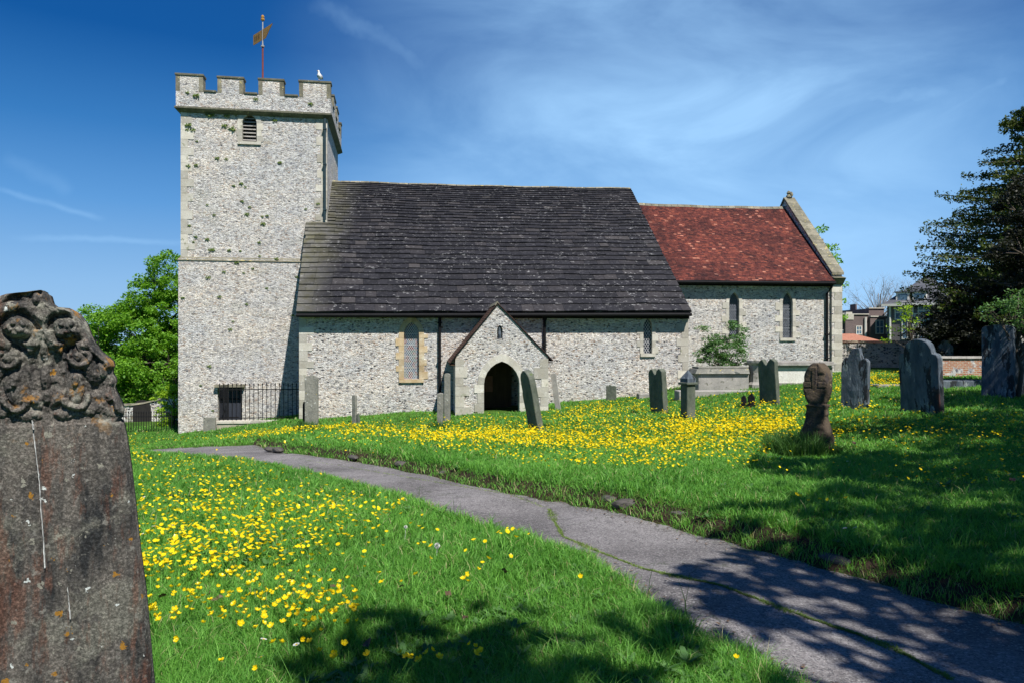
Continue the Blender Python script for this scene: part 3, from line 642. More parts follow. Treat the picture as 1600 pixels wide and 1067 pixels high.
for s in (-1, 1):
    e = -.22 if s < 0 else PW + .20; sl = (zpa - zpe) / (uap if s < 0 else (PW - uap)); ze = zpa + .02 - sl * abs(e - uap)
    ea, eb = PF(e, .05, ze), PF(e, -sd_ - 2.4, ze); ra, rb = PF(uap, .05, zpa + .02), PF(uap, -sd_ - 2.4, zpa + .02)
    if s < 0: c4 = (eb, ea, ra, rb)
    else: c4 = (ea, eb, rb, ra)
    roof('porch_roof', c4, .105, .10, (.15, .19), .010, M_ptile, church, lambda s, t: min(1, max(0, random.gauss(.35, .2))), 0, deck=.03)
    mb = MB(); mb.fbox(PF, *sorted((e + s * -.01, e + s * -.3)), -sd_, -.02, ze - .09, ze - .06); mb.build('porch_eave', M_oak, church)
mb = MB()
for k in range(14):
    a, b = PF(uap, .04 - k * .3, zpa + .05), PF(uap, .04 - (k + 1) * .3 + .01, zpa + .05); q = PF.u * .11; v = Vector((0, 0, 1))
    mb.add([a - q - v * .10, a + v * .05, a + q - v * .10, b - q - v * .10, b + v * .05, b + q - v * .10], [(0, 1, 4, 3), (1, 2, 5, 4), (0, 2, 1), (3, 4, 5)])
mb.build('porch_ridge', M_ashg, church)
mb = MB(); mb.fbox(PF, .43, PW - .43, -sd_ + .02, -.46, pz0 + .1, pz0 + .40); mb.build('porch_floor', M_slabgrey, church)
mb = MB(); mb.fbox(PF, .9, 2.3, -sd_ - .0 + .03, -sd_ + .12, pz0 + .52, zpe - .1); idr = mb.build('inner_door', M_oak, church)
nb0 = PF.px(757, 612, -1.9); nb1 = PF.px(770, 587, -1.9); mb = MB(); mb.fbox(PF, nb0[0], nb1[0], -sd_ + .125, -sd_ + .16, nb0[1], nb1[1]); mb.build('notice_board', M_notice, idr)
mb = MB(); mb.fbox(PF, PW - .80, PW - .72, -.62, -.46, pz0, azs + .2); mb.build('porch_gate_post', M_graved, church)

# ------------------------------------------------------------------ foliage helpers
def leafcloud(C, size, n_aniso=(1, 1, .6), up=.5, per=None, sizes=None):
    """C (N,3) centres -> quads of random orientation (bent in two)"""
    N = len(C); nrm = rng.normal(size=(N, 3)); nrm[:, 2] = np.abs(nrm[:, 2]) + up; nrm /= np.linalg.norm(nrm, axis=1)[:, None]
    a = np.cross(nrm, rng.normal(size=(N, 3))); a /= np.linalg.norm(a, axis=1)[:, None] + 1e-9; b = np.cross(nrm, a)
    s = (size * rng.uniform(.55, 1.3, N))[:, None]; 
    v = np.stack([C - a * s, C - b * s * .55 + nrm * s * .12, C + a * s, C + b * s * .55 + nrm * s * .12], 1).reshape(-1, 3)
    return v
def cloudmesh(name, C, size, up=.5):
    V = leafcloud(C, size, up=up); N = len(C); return npmesh(name, V, np.full(N, 4), np.arange(4 * N), rng.uniform(0, 1, N))
def clump_points(centers, radii, per, flat=.6):
    c = np.repeat(centers, per, 0); r = np.repeat(radii, per)[:, None]; d = rng.normal(size=c.shape); d /= np.linalg.norm(d, axis=1)[:, None]
    return c + d * r * (rng.uniform(0, 1, (len(c), 1)) ** .45) * np.array([1, 1, flat])
def tree(name, base, top, crowns, nclump, per, leaf, label, mat, cat='tree', group=None, trunk_r=.25, clump_r=.7, bark=M_bark, bare=False, seed=1, lean=(0, 0), flat=.55, shell=.5):
    """crowns: list of (centre xyz, radii xyz) relative to base"""
    rr = np.random.default_rng(seed); random.seed(seed)
    root = empty(name, base, label, cat, group); B = Vector(base)
    cc = []; 
    vol = np.array([r[0] * r[1] * r[2] for _, r in crowns]); vol = vol / vol.sum()
    for (c, r), f in zip(crowns, vol):
        n = max(3, int(nclump * f)); d = rr.normal(size=(n, 3)); d /= np.linalg.norm(d, axis=1)[:, None]
        rad = shell + (1 - shell) * rr.uniform(0, 1, (n, 1)) ** .5
        cc.append(np.array(c) + d * np.array(r) * rad * rr.uniform(.86, 1.08, (n, 1)))
    cc = np.concatenate(cc)
    mb = MB(); top_v = Vector((lean[0], lean[1], top)); m = 7
    tp = [Vector((lean[0] * (k / m) ** 1.5 + .06 * math.sin(k * 2.1 + seed), lean[1] * (k / m) ** 1.5 + .06 * math.cos(k * 1.7), top * k / m - (.3 if k == 0 else 0))) for k in range(m + 1)]
    mb.tube([B + p for p in tp], [trunk_r * (1.35 if k == 0 else 1) * (1 - .8 * k / m) for k in range(m + 1)], 8)
    lim = []
    idx = rr.choice(len(cc), min(len(cc), 26 if not bare else 60), replace=False)
    for q in idx:
        e = Vector(cc[q]); h = min(max(.25, (e.z / top) * .55), .95); k = h * m; a = tp[int(k)].lerp(tp[min(int(k) + 1, m)], k - int(k)); mid = a.lerp(e, .5) + Vector((0, 0, .12 * (e - a).length * (1 if not bare else .4)))
        pts = [a, a.lerp(mid, .5) + Vector(rr.normal(size=3) * .06), mid, mid.lerp(e, .5) + Vector(rr.normal(size=3) * .08), e]; r0 = trunk_r * .38 * (1 - .5 * h)
        mb.tube([B + p for p in pts], [r0, r0 * .8, r0 * .6, r0 * .4, r0 * .15], 5); lim.append(pts)
    for q in range(len(cc)):
        if bare or q % 2 == 0:
            e = Vector(cc[q]); best = min((p for L in lim for p in L[1:4]), key=lambda p: (p - e).length_squared)
            mb.tube([B + best, B + best.lerp(e, .5) + Vector((0, 0, .05)), B + e], [trunk_r * .09, trunk_r * .06, trunk_r * .03], 4)
            if bare:
                for _ in range(5):
                    d = Vector(rr.normal(size=3)); d.z = abs(d.z) + .5; d.normalize(); mb.tube([B + e, B + e + d * clump_r * .5, B + e + d * clump_r + Vector((0, 0, .15))], [trunk_r * .03, trunk_r * .025, trunk_r * .012], 3)
    mb.build('trunk', bark, root, smooth=True, fix=False)
    if not bare:
        pts = clump_points(cc, clump_r * rr.uniform(.6, 1.25, len(cc)), per, flat)
        o = link('crown', cloudmesh('crown', pts, leaf), mat, root)
    return root

# sycamore left of the tower
bx, by = at(232, 600, 47).x, 47; bz = g(bx, by); Hs = at(0, 392, 47).z - bz
def cr(px, py, D, rx, rz, ry=None): p_ = at(px, py, D); return ((p_.x - bx, p_.y - by, p_.z - bz), (rx, ry or rx, rz))
tree('sycamore_tree', (bx, by, bz), 7.2, [cr(262, 425, 47, 1.5, 1.9), cr(268, 500, 47, 2.6, 2.8), cr(205, 545, 46, 3.0, 2.9), cr(155, 505, 48, 1.5, 1.2), cr(240, 590, 45.5, 3.4, 2.4), cr(215, 480, 47, 1.6, 1.2), cr(165, 590, 46, 2.4, 2.4), cr(110, 560, 47, 2., 2.3), cr(145, 520, 46.5, 1.6, 1.5), cr(190, 500, 46, 1.7, 1.4), cr(235, 455, 46.5, 1.6, 1.7), cr(310, 520, 48, 2.6, 4)], 760, 110, .10, 'broad bright green tree rising behind the left side of the tower', L_syc, clump_r=.60, trunk_r=.32, seed=3, flat=.62, shell=.35)
bx, by = at(272, 620, 35.5).x, 35.5; bz = g(bx, by)
tree('climbing_shrub', (bx, by, bz), 1.4, [cr(272, 638, 35.5, .85, 1.0), cr(252, 622, 35.7, .45, .35), cr(280, 610, 35.7, .6, .4)], 70, 60, .06, 'yellow green leafy shrub against the tower corner behind the railings', L_lime, 'shrub', trunk_r=.06, clump_r=.25, seed=4)
# tree seen behind the chancel gable
bx, by = at(1285, 560, 46).x, 46; bz = g(bx, by)
tree('ash_tree', (bx, by, bz), 8.0, [cr(1284, 385, 46, 1.35, 1.4), cr(1292, 440, 46, 1.3, 1.3), cr(1286, 490, 46, 1.5, 1.5), cr(1270, 420, 47, 1.6, 2.)], 90, 45, .10, 'light green tree showing past the right edge of the chancel gable', L_syc, clump_r=.45, trunk_r=.2, seed=5)
# bare trees far behind
for k, (px, D, hw, sd2, lb) in enumerate([(1372, 95, 4.2, 6, 'pale leafless tree, left of two on the skyline above the houses'), (1415, 100, 4.0, 8, 'pale leafless tree behind the tall house roof, right of two')]):
    bx, by = at(px, 500, D).x, D; bz = -.5
    tree('bare_tree', (bx, by, bz), 8.4, [cr(px, 468, D, hw, 2.8), cr(px + 12, 478, D, 3, 2.4)], 110, 1, .1, lb, None, trunk_r=.22, clump_r=1.1, bark=M_barkp, bare=True, seed=sd2)
# small tree in fresh leaf in front of the houses
bx, by = at(1423, 590, 33.2).x, 33.2; bz = g(bx, by)
tree('sapling', (bx, by, bz), 3.6, [cr(1412, 505, 33.2, .8, .55), cr(1430, 488, 33.2, .8, .5), cr(1400, 525, 33.2, .55, .3), cr(1440, 520, 33.2, .6, .4), cr(1405, 480, 33.2, .4, .2)], 34, 16, .06, 'thin young tree with sparse yellow green leaves before the tall house', L_lime, clump_r=.24, trunk_r=.06, seed=9)
# leafy small tree at the right edge
bx, by = at(1592, 600, 20).x, 20; bz = g(bx, by)
tree('hawthorn_tree', (bx, by, bz), 2.9, [cr(1592, 468, 20, .55, .42), cr(1560, 485, 20, .45, .25), cr(1600, 500, 20, .7, .4), cr(1630, 480, 20, .8, .8), cr(1540, 482, 20, .16, .10)], 95, 46, .042, 'small green tree in leaf above the tall headstone at the right edge', L_shrub, clump_r=.22, trunk_r=.07, seed=11)
# dark evergreen
bx, by = at(1662, 600, 23.5).x, 23.5; bz = g(bx, by)
tree('holm_oak_tree', (bx, by, bz), 6.5, [cr(1665, 330, 23.5, 1.9, 2.0), cr(1612, 400, 23.2, 1.4, 1.7), cr(1590, 330, 24, .8, 1.2), cr(1630, 470, 23.5, 1.6, 1.2), cr(1700, 430, 23.5, 2.4, 3.4), cr(1580, 440, 23.8, .7, .8)], 330, 230, .052, 'dense near black evergreen tree with rounded crown at the right edge', L_dark, clump_r=.38, trunk_r=.28, seed=12)
# cypress
def cypress(base, H, Rb, label, seed, mat=L_con):
    rr = np.random.default_rng(seed); random.seed(seed); root = empty('cypress_tree', base, label, 'tree'); B = Vector(base)
    mb = MB(); mb.tube([B + Vector((0, 0, z)) for z in (-.3, H * .3, H * .6, H * .97)], [.45, .33, .2, .04], 8); pts = []; sz = []
    z = .4
    while z < H * .985:
        f = z / H; Rz = min(Rb * (1 - f) ** .8 + .25, 6.1); nb = max(7, int(15 * (1 - f) + 7))
        for k in range(nb):
            a = rr.uniform(0, 2 * math.pi); L = Rz * rr.uniform(.72, 1.12); dx, dy = math.cos(a), math.sin(a); rise = rr.uniform(.05, .28)
            mb.tube([B + Vector((dx * L * t_, dy * L * t_, z + L * rise * t_ ** 1.6 - L * .12 * t_)) for t_ in (0, .5, .95)], [.05, .035, .012], 4)
            n = int(95 * (.4 + L / Rb) * 3.6); t_ = rr.uniform(.12, 1, n) ** .7; wd = .42 * L * (1 - t_) * .55 + .07; off = rr.normal(size=n) * wd * .55
            zz_ = z + L * rise * t_ ** 1.6 - L * .12 * t_ + rr.normal(size=n) * .10 - np.abs(off) * .35
            pts.append(np.stack([dx * L * t_ - dy * off, dy * L * t_ + dx * off, zz_], 1))
        z += .24 + .20 * (1 - f)
    mb.build('trunk', M_bark, root, fix=False)
    P_ = np.concatenate(pts); link('crown', cloudmesh('crown', P_, .072, up=.3), mat, root); return root
cb = at(1662, 600, 33.5); cypress((cb.x, 33.5, g(cb.x, 33.5)), 14.4, 8.4, 'tall conical dark green conifer with ragged layered boughs on the right', 21)

# dark shrubs added behind the brick wall for the black shade under the conifer
for k, (px, D_, rx_, lb) in enumerate(((1478, 33, 1.6, 'added dark shrub backing for black shade behind the left end of the brick wall'), (1560, 32.5, 2.2, 'added dark shrub backing for black shade behind the right end of the brick wall'))):
    bx, by = at(px, 560, D_).x, D_; bz = g(bx, by)
    tree('shade_backing_shrub', (bx, by, bz), 1.8, [cr(px, 535, D_, rx_, 1.5), cr(px + 10, 500, D_, rx_ * .8, 1.1), cr(px + 25, 470, D_ + .5, rx_ * .8, 1.0)], 170, 130, .07, lb, L_dark, 'bush', trunk_r=.08, clump_r=.42, seed=60 + k, shell=.2)
# off frame shade trees behind and right of the camera; they cast the dappled shade
shade = [((6.6, .4), 8, 2.3, 48), ((9.6, 3.8), 8.2, 3.0, 190), ((12.9, 8.0), 8.4, 3.3, 230), ((16.4, 12.6), 8.8, 3.1, 240), ((2.6, -1.5), 6.6, 1.1, 18), ((4.9, -.9), 7.4, 1.5, 9), ((13.5, 3.0), 9, 3.4, 150)]
for k, ((tx, ty), h_, r_, n_) in enumerate(shade):
    tz = g(tx, ty)
    tree('shade_tree', (tx, ty, tz), h_ + .5, [((0, 0, h_), (r_, r_, 2.0)), ((r_ * .5, -r_ * .4, h_ + 1.4), (r_ * .7, r_ * .7, 1.5)), ((-r_ * .5, r_ * .3, h_ - .5), (r_ * .6, r_ * .6, 1.2))], n_, 34, .15, 'broadleaf tree beside the path outside the view', L_shade, group='trees shading the path', trunk_r=.3, clump_r=.62, seed=30 + k)

# ------------------------------------------------------------------ walls, houses at the back right
def wall(name, F, L, h, t_, mat, label, cap=M_ashg, capn='coping', brick=None):
    p0 = F(0, 0, 0); root = empty(name, (p0.x, p0.y, g(p0.x, p0.y)), label, 'wall'); mb = MB(); N = 16
    for k in range(N):
        a, b = L * k / N, L * (k + 1) / N; q = F((a + b) / 2, 0, 0); zb_ = g(q.x, q.y); 
        hh = h(k / N) if callable(h) else h; h2 = h((k + 1) / N) if callable(h) else h
        mb.hexa([F(a, 0, zb_ - .5), F(b, 0, zb_ - .5), F(b, -t_, zb_ - .5), F(a, -t_, zb_ - .5), F(a, 0, hh), F(b, 0, h2), F(b, -t_, h2), F(a, -t_, hh)])
    mb.build('wall_face', mat, root); mb = MB(); N = max(4, int(L / .6))
    for k in range(N):
        a, b = L * (k + .01) / N, L * (k + .99) / N; hh = (h((k) / N) if callable(h) else h) + .002 + random.uniform(0, .015); h2 = (h((k + 1) / N) if callable(h) else h) + .01
        mb.hexa([F(a, .06, hh), F(b, .06, h2), F(b, -t_ - .06, h2), F(a, -t_ - .06, hh), F(a, .03, hh + .09), F(b, .03, h2 + .09), F(b, -t_ - .03, h2 + .09), F(a, -t_ - .03, hh + .09)], random.random())
    mb.build(capn, cap, root); return root
WF = Frame((at(1300, 560, 40).x, 40), .05)
wall('flint_wall', WF, 14, at(0, 535, 40).z, .4, M_fwall, 'long flint boundary wall below the houses, right of the chancel')
t = NT('brick_and_flint'); p = t.pos()
sep = t.n('ShaderNodeSeparateXYZ', Vector=p); cmb = t.n('ShaderNodeCombineXYZ', X=sep.outputs[0], Y=sep.outputs[2], Z=0.0)
bt = t.n('ShaderNodeTexBrick', Vector=cmb, Color1=(.32, .11, .06, 1), Color2=(.42, .20, .11, 1), Mortar=(.42, .38, .32, 1), Scale=1.0, Mortar_Size=.012, Brick_Width=.23, Row_Height=.078)
m = t.ramp(t.noise(p, 2.2, 5, .6), [(.53, 0.), (.58, 1.)]); vv = t.n('ShaderNodeTexVoronoi', Vector=p, Scale=8.); s_ = t.n('ShaderNodeSeparateColor', Color=vv.outputs['Color'])
c = t.mix(m, bt.outputs[0], t.ramp(s_.outputs[0], [(0, (.55, .53, .5)), (.6, (.4, .38, .38)), (1, (.1, .1, .12))]))
M_brickw = t.out(c, .85, t.bump(t.noise(p, 20).outputs[0], .7, .02), .2)
bwF = Frame((at(1462, 575, 30).x, 30), .02); wall('brick_wall', bwF, 7.5, at(0, 560, 30).z, .35, M_brickw, 'low red brick and flint wall with flat stone coping on the right', M_slabgrey)

def bwindow(F, u, z, w, h, parent, v=0):
    mb = MB(); fr = .07
    for (a, b, c, d) in ((u, u + w, z, z + fr), (u, u + w, z + h - fr, z + h), (u, u + fr, z + fr, z + h - fr), (u + w - fr, u + w, z + fr, z + h - fr), (u + w / 2 - .025, u + w / 2 + .025, z + fr, z + h - fr), (u + fr, u + w / 2 - .03, z + h / 2 - .03, z + h / 2 + .03), (u + w / 2 + .03, u + w - fr, z + h / 2 - .03, z + h / 2 + .03)): mb.fbox(F, a, b, v + .01, v + .06, c, d)
    fo = mb.build('window', M_gravel_, parent); mb = MB(); mb.fbox(F, u + .02, u + w - .02, v + .005, v + .03, z + .02, z + h - .02); mb.build('pane', M_hglass, fo)
def brickm(name, c1, c2):
    t = NT(name); p = t.pos(); sep = t.n('ShaderNodeSeparateXYZ', Vector=p); cmb = t.n('ShaderNodeCombineXYZ', X=t.math('ADD', sep.outputs[0], sep.outputs[1]), Y=sep.outputs[2], Z=0.0)
    bt = t.n('ShaderNodeTexBrick', Vector=cmb, Color1=(*c1, 1), Color2=(*c2, 1), Mortar=(*[min(1, q * 1.6) for q in c1], 1), Scale=1., Mortar_Size=.012, Brick_Width=.23, Row_Height=.08)
    c = t.mix(.5, bt.outputs[0], t.ramp(t.noise(p, .9, 5), [(.35, .7), (.65, 1.2)]), 'MULTIPLY'); return t.out(c, .9, None, .15)
M_hb = brickm('house_brown_brick', (.115, .09, .088), (.15, .118, .11)); M_hg = brickm('house_render_shaded', (.11, .10, .105), (.14, .125, .125)); M_slate = surf('slate_roof', (.07, .075, .09), (.11, .115, .13), 3, bump=.4, bscale=10)  # tall house render darkened in colour so its front reads as shaded
M_tiler = surf('orange_tile_roof', (.34, .14, .09), (.42, .2, .13), 5, bump=.6, bscale=14)
# brown terrace
D = 62; HF = Frame((at(1312, 560, D).x, D), .10); hb = empty('brick_house', (*HF(0, 0, 0)[:2], 0), 'long low brown brick building with parapets and chimney, furthest left of the houses', 'house')
hx = lambda px: HF.px(px, 500)[0]; hz = lambda py: HF.px(1350, py)[1]
mb = MB(); mb.fbox(HF, hx(1311), hx(1357), -6, 0, -1, hz(492)); mb.fbox(HF, hx(1357) + .01, hx(1390), -6, .25, -1, hz(496)); mb.fbox(HF, hx(1364), hx(1388), -6.2, -.6, hz(496) + .01, hz(482)); mb.build('wall', M_hb, hb)
mb = MB(); mb.fbox(HF, hx(1318), hx(1331), -1.6, .3, hz(500), hz(491)); mb.fbox(HF, hx(1320), hx(1329.5), -1.4, .2, hz(491), hz(488)); mb.fbox(HF, hx(1311) - .05, hx(1357), -.3, .1, hz(492) + .002, hz(490.5)); mb.fbox(HF, hx(1364) - .05, hx(1388) + .05, -1, -.5, hz(482) + .002, hz(480.5)); mb.fbox(HF, hx(1357), hx(1390), -.3, .33, hz(496) + .012, hz(494)); mb.build('parapet_cap', M_ash, hb)
mb = MB(); mb.fbox(HF, hx(1318.5), hx(1330.5), -1.5, .25, 0, hz(500) - .002); mb.build('chimney', M_hb, hb); mb = MB(); mb.fbox(HF, hx(1364), hx(1366), -3.5, -2.6, hz(482), hz(473)); mb.build('chimney', M_hb, hb)
for (px, py, w_, h_) in ((1337, 523, .55, .75), (1365, 522, .75, 1.2), (1381, 522, .85, 1.3), (1313.5, 530, .45, .8)): bwindow(HF, hx(px), hz(py), w_, h_, hb, .26 if px > 1357 else 0)
mb = MB(); mb.tube([HF(hx(1351), .12, 1), HF(hx(1351), .12, hz(496))], .09, 6); mb.build('drainpipe', M_gravel_, hb)
# low tiled roof in front
D = 50; LF = Frame((at(1311, 560, D).x, D), .0); lb_ = empty('tiled_outbuilding', (*LF(0, 0, 0)[:2], 0), 'low outbuilding with orange tiled roof just behind the flint wall', 'outbuilding')
u0 = LF.px(1305, 530)[0]; u1 = LF.px(1388, 530)[0]; um = LF.px(1358, 520)[0]; zt = LF.px(1350, 521)[1]; zl = LF.px(1350, 536)[1]
mb = MB(); mb.add([LF(u0, .3, zl), LF(u1, .3, zl), LF(um, -2.2, zt), LF(u0, -2.2, zt), LF(u1, -4.4, zl), LF(u0, -4.4, zl)], [(0, 1, 2, 3), (1, 4, 2), (3, 2, 4, 5), (0, 3, 5)]); mb.build('roof', M_tiler, lb_)
mb = MB(); mb.fbox(LF, u0 + .1, u1 - .2, -4.2, 0, -1, zl - .01); mb.build('wall', M_hb, lb_)
# tall rendered house
D = 60; GF = Frame((at(1386, 560, D).x, D), -.62); gh = empty('tall_house', (*GF(0, 0, 0)[:2], 0), 'tall grey brown house with slate roof and white sash windows behind the conifer', 'house')
gx = lambda px: GF.px(px, 500)[0]; gzl = lambda px, py: GF.px(px, py)[1]
ge = gzl(1387, 476); mb = MB(); GL = gx(1500); mb.fbox(GF, 0, GL, -7, 0, -1, ge); mb.build('wall', M_hg, gh)
mb = MB(); rz = ge + 2.6; mb.add([GF(-.3, .3, ge), GF(GL + .3, .3, ge), GF(GL + .3, -7.3, ge), GF(-.3, -7.3, ge), GF(2.6, -3.5, rz), GF(GL - 2.6, -3.5, rz)], [(0, 1, 5, 4), (1, 2, 5), (2, 3, 4, 5), (3, 0, 4), (3, 2, 1, 0)]); rf = mb.build('roof', M_slate, gh)
mb = MB(); mb.fbox(GF, -.35, GL + .35, .3, .42, ge - .18, ge + .02); mb.build('gutter', M_gravel_, gh)
for px in (1410, 1436): mb = MB(); uu = gx(px); mb.fbox(GF, uu - .5, uu + .5, -2.0, -.2, ge + .02, ge + .95); d_ = mb.build('dormer', M_gravel_, gh); mb = MB(); mb.fbox(GF, uu - .62, uu + .62, -2.2, -.1, ge + .955, ge + 1.05); mb.build('dormer_roof', M_slate, d_); mb = MB(); mb.fbox(GF, uu - .34, uu + .34, -.2, -.17, ge + .15, ge + .8); mb.build('pane', M_hglass, d_)
for (px, py, h_) in ((1398, 500, 1.2), (1409, 530, 1.9), (1409, 500, 1.5), (1434, 500, 1.5), (1434, 530, 1.9), (1456, 520, 1.5), (1420, 515, 1.3)):
    bwindow(GF, gx(px), gzl(px, py), .85, h_, gh)
mb = MB(); mb.tube([GF(gx(1391), .1, -.5), GF(gx(1391), .1, ge)], .08, 6); mb.build('drainpipe', M_gravel_, gh)

# left: retaining wall with arch, railings
LWF = Frame((at(150, 640, 39).x, 39), .05)
hL = at(0, 634, 39).z
wl = wall('curved_flint_wall', LWF, 6.2, lambda s: hL + .0 + .95 * sstep((s - .25) / .75), .5, M_fwall, 'flint wall with sweeping curved top and dark arch, left of the tower', M_ashg)
aw0 = LWF.px(222, 670)[0]; mb = MB(); zb0 = g(*LWF(aw0, 0, 0)[:2]); mb.prism(LWF, lancet(aw0, zb0 - .2, .95, zb0 + .7, zb0 + 1.15, 8), .004, .03); mb.build('arch_shade', M_black, wl)  # flat dark sheet on the wall paints the arch's inner shade, nothing is cut
def railings(name, F, u0, u1, z0, z1, n, label, post=False):
    p0 = F((u0 + u1) / 2, 0, z0); root = empty(name, p0, label, 'railings')
    for k in range(n):
        u = u0 + (u1 - u0) * k / (n - 1); mb = MB(); mb.tube([F(u, 0, z0), F(u, 0, z1)], .014, 6)
        c = F(u, 0, z1); mb.lathe(c, [(.014, 0), (.030, .03), (.024, .06), (.003, .12)], 6); mb.build('bar', M_iron, root, fix=False)
    for zz_ in (z0 + .12, z1 - .16): mb = MB(); mb.fbox(F, u0 - .03, u1 + .03, -.012, .012, zz_ - .018, zz_ + .018); mb.build('rail', M_iron, root)
    return root
RF = Frame((at(343, 655, 30.2).x, 30.2), math.atan(.16) * .45)
ru1 = RF.px(470, 655)[0]; rz0 = RF.px(400, 656)[1]; rz1 = RF.px(400, 602)[1]
railings('iron_railings', RF, 0, ru1, rz0 - .02, rz1, 20, 'black spear topped railings on the stone kerb at the foot of the tower')
pw0 = empty('stone_kerb', RF(0, 0, rz0 - .6), 'low lichen stained stone kerb wall carrying the tower railings', 'wall')
mb = MB(); gzk = g(*RF(.2, .2, 0)[:2]) - .3
mb.fbox(RF, -.05, ru1 + .06, -.17, .17, gzk, rz0 - .12); mb.build('wall_face', surf('stained_kerb', (.34, .31, .24), (.46, .42, .33), 2, lich=[((.5, .34, .12), .6, 4)]), pw0)
mb = MB()
for k in range(5): mb.fbox(RF, -.08 + (ru1 + .14) * k / 5 + .004, -.08 + (ru1 + .14) * (k + 1) / 5 - .004, -.21, .21, rz0 - .118, rz0, random.random())
mb.build('coping', M_ash, pw0, bevel=.01)
mb = MB()
for k in range(9): mb.tube([RF(-.03, -.15 - k * .14, rz0 - .1), RF(-.03, -.15 - k * .14, rz1)], .014, 6)
mb.fbox(RF, -.045, -.015, -1.3, 0, rz1 - .17, rz1 - .14); o = mb.build('iron_railings', M_iron); tag(o, 'short return of black railings running back to the tower door', 'railings')
LRF = Frame((at(185, 680, 33.5).x, 33.5), .02); l1 = LRF.px(284, 680)[0]; lz0 = LRF.px(240, 678)[1]; lz1 = LRF.px(240, 645)[1]
railings('iron_railings', LRF, 0, l1, lz0, lz1, 26, 'plain black railings left of the tower in front of the curved wall')
mb = MB(); gzk = g(*LRF(2, .2, 0)[:2]) - .4; mb.fbox(LRF, -.5, l1 + .1, -.2, .2, min(gzk, lz0 - .5), lz0); tag(mb.build('stone_kerb', M_ash, bevel=.01), 'pale stone kerb under the railings left of the tower', 'wall')

# ------------------------------------------------------------------ graves
def prof_round(w, h, sh=.75):   # shouldered round top
    n = 10; r = w * .36; pts = [(-w / 2, 0), (w / 2, 0), (w / 2, h - r - .10), (w * .46, h - r - .03), (r, h - r)]
    pts += [(r * math.cos(math.pi * k / n), h - r + r * math.sin(math.pi * k / n)) for k in range(1, n)]
    return pts + [(-r, h - r), (-w * .46, h - r - .03), (-w / 2, h - r - .10)]
def prof_arch(w, h, hh=.3):
    n = 12; return [(-w / 2, 0), (w / 2, 0)] + [(w / 2 * math.cos(math.pi * k / n), h - hh + hh * math.sin(math.pi * k / n) ** .8) for k in range(n + 1)]
def prof_broken(w, h, seed):
    r = random.Random(seed); n = 9; return [(-w / 2, 0), (w / 2, 0)] + [(w / 2 - w * k / n, h * (1 - .13 * r.random() - (.08 if k in (0, n) else 0))) for k in range(n + 1)]
def prof_twin(w, h): return [(-w / 2, 0), (w / 2, 0), (w / 2, h * .93), (w * .38, h * .98), (w * .24, h), (w * .10, h * .93), (0, h * .85), (-w * .10, h * .90), (-w * .22, h * .985), (-w * .36, h * .96), (-w / 2, h * .88)]
def stone(name, px, pyb, h, w, th, ang, prof, mat, label, cat='headstone', lean=(0, 0), sink=.25, loc=None, carve=False, bump=.012, sub=True, parent=None):
    """ang: direction of the outward normal in degrees (0 = +x, -90 = towards the camera); lean = (sideways, back) radians"""
    if loc is None: x, y, z = P(px, pyb)
    else: x, y, z = loc
    pts = prof; n = len(pts); me = bpy.data.meshes.new(name); bm = bmesh.new()
    f = [bm.verts.new((u, -th / 2, zz - (sink if zz <= 0 else 0))) for u, zz in pts]; bk_ = [bm.verts.new((u, th / 2, zz - (sink if zz <= 0 else 0))) for u, zz in pts]
    bm.faces.new(f); bm.faces.new(bk_[::-1])
    for i in range(n): bm.faces.new((f[i], bk_[i], bk_[(i + 1) % n], f[(i + 1) % n]))
    bmesh.ops.recalc_face_normals(bm, faces=bm.faces)
    bmesh.ops.bevel(bm, geom=[e for e in bm.edges], offset=.012, segments=1, affect='EDGES', clamp_overlap=True)
    bmesh.ops.triangulate(bm, faces=[q for q in bm.faces if len(q.verts) > 4])
    for _ in range(3):
        es = [e for e in bm.edges if e.calc_length() > .09]
        if not es: break
        bmesh.ops.subdivide_edges(bm, edges=es, cuts=1); bmesh.ops.triangulate(bm, faces=[q for q in bm.faces if len(q.verts) > 4])
    from mathutils import noise as mn
    for v in bm.verts:
        d = mn.noise_vector(v.co * 3.1 + Vector((px or 1, 0, 0))) * bump + mn.noise_vector(v.co * 11 + Vector((0, px or 1, 0))) * bump * .5; v.co += d
    a = bm.faces.layers.float.new('tint')
    for q in bm.faces: q[a] = .5
    bm.to_mesh(me); bm.free()
    me.materials.append(mat); o = bpy.data.objects.new(name, me); COL.objects.link(o)
    o.location = (x, y, z); o.rotation_euler = (lean[1], lean[0], R(ang + 90))
    if parent is None: tag(o, label, cat)
    return o
# facing angle: normal (-.87,-.5) = 210 deg
A0 = 208
stone('headstone', 838, 672, 1.62, .62, .17, 203, prof_arch(.62, 1.62, .38), M_graveg, 'leaning mossy headstone with rounded top in front of the porch arch', lean=(R(-2), R(10)))
bpy.context.view_layer.update()
stone('headstone', 1030, 645, 1.40, .62, .20, 212, prof_twin(.62, 1.40), M_graveg, 'grey headstone with notched twin peaks among the buttercups', lean=(0, R(4)))
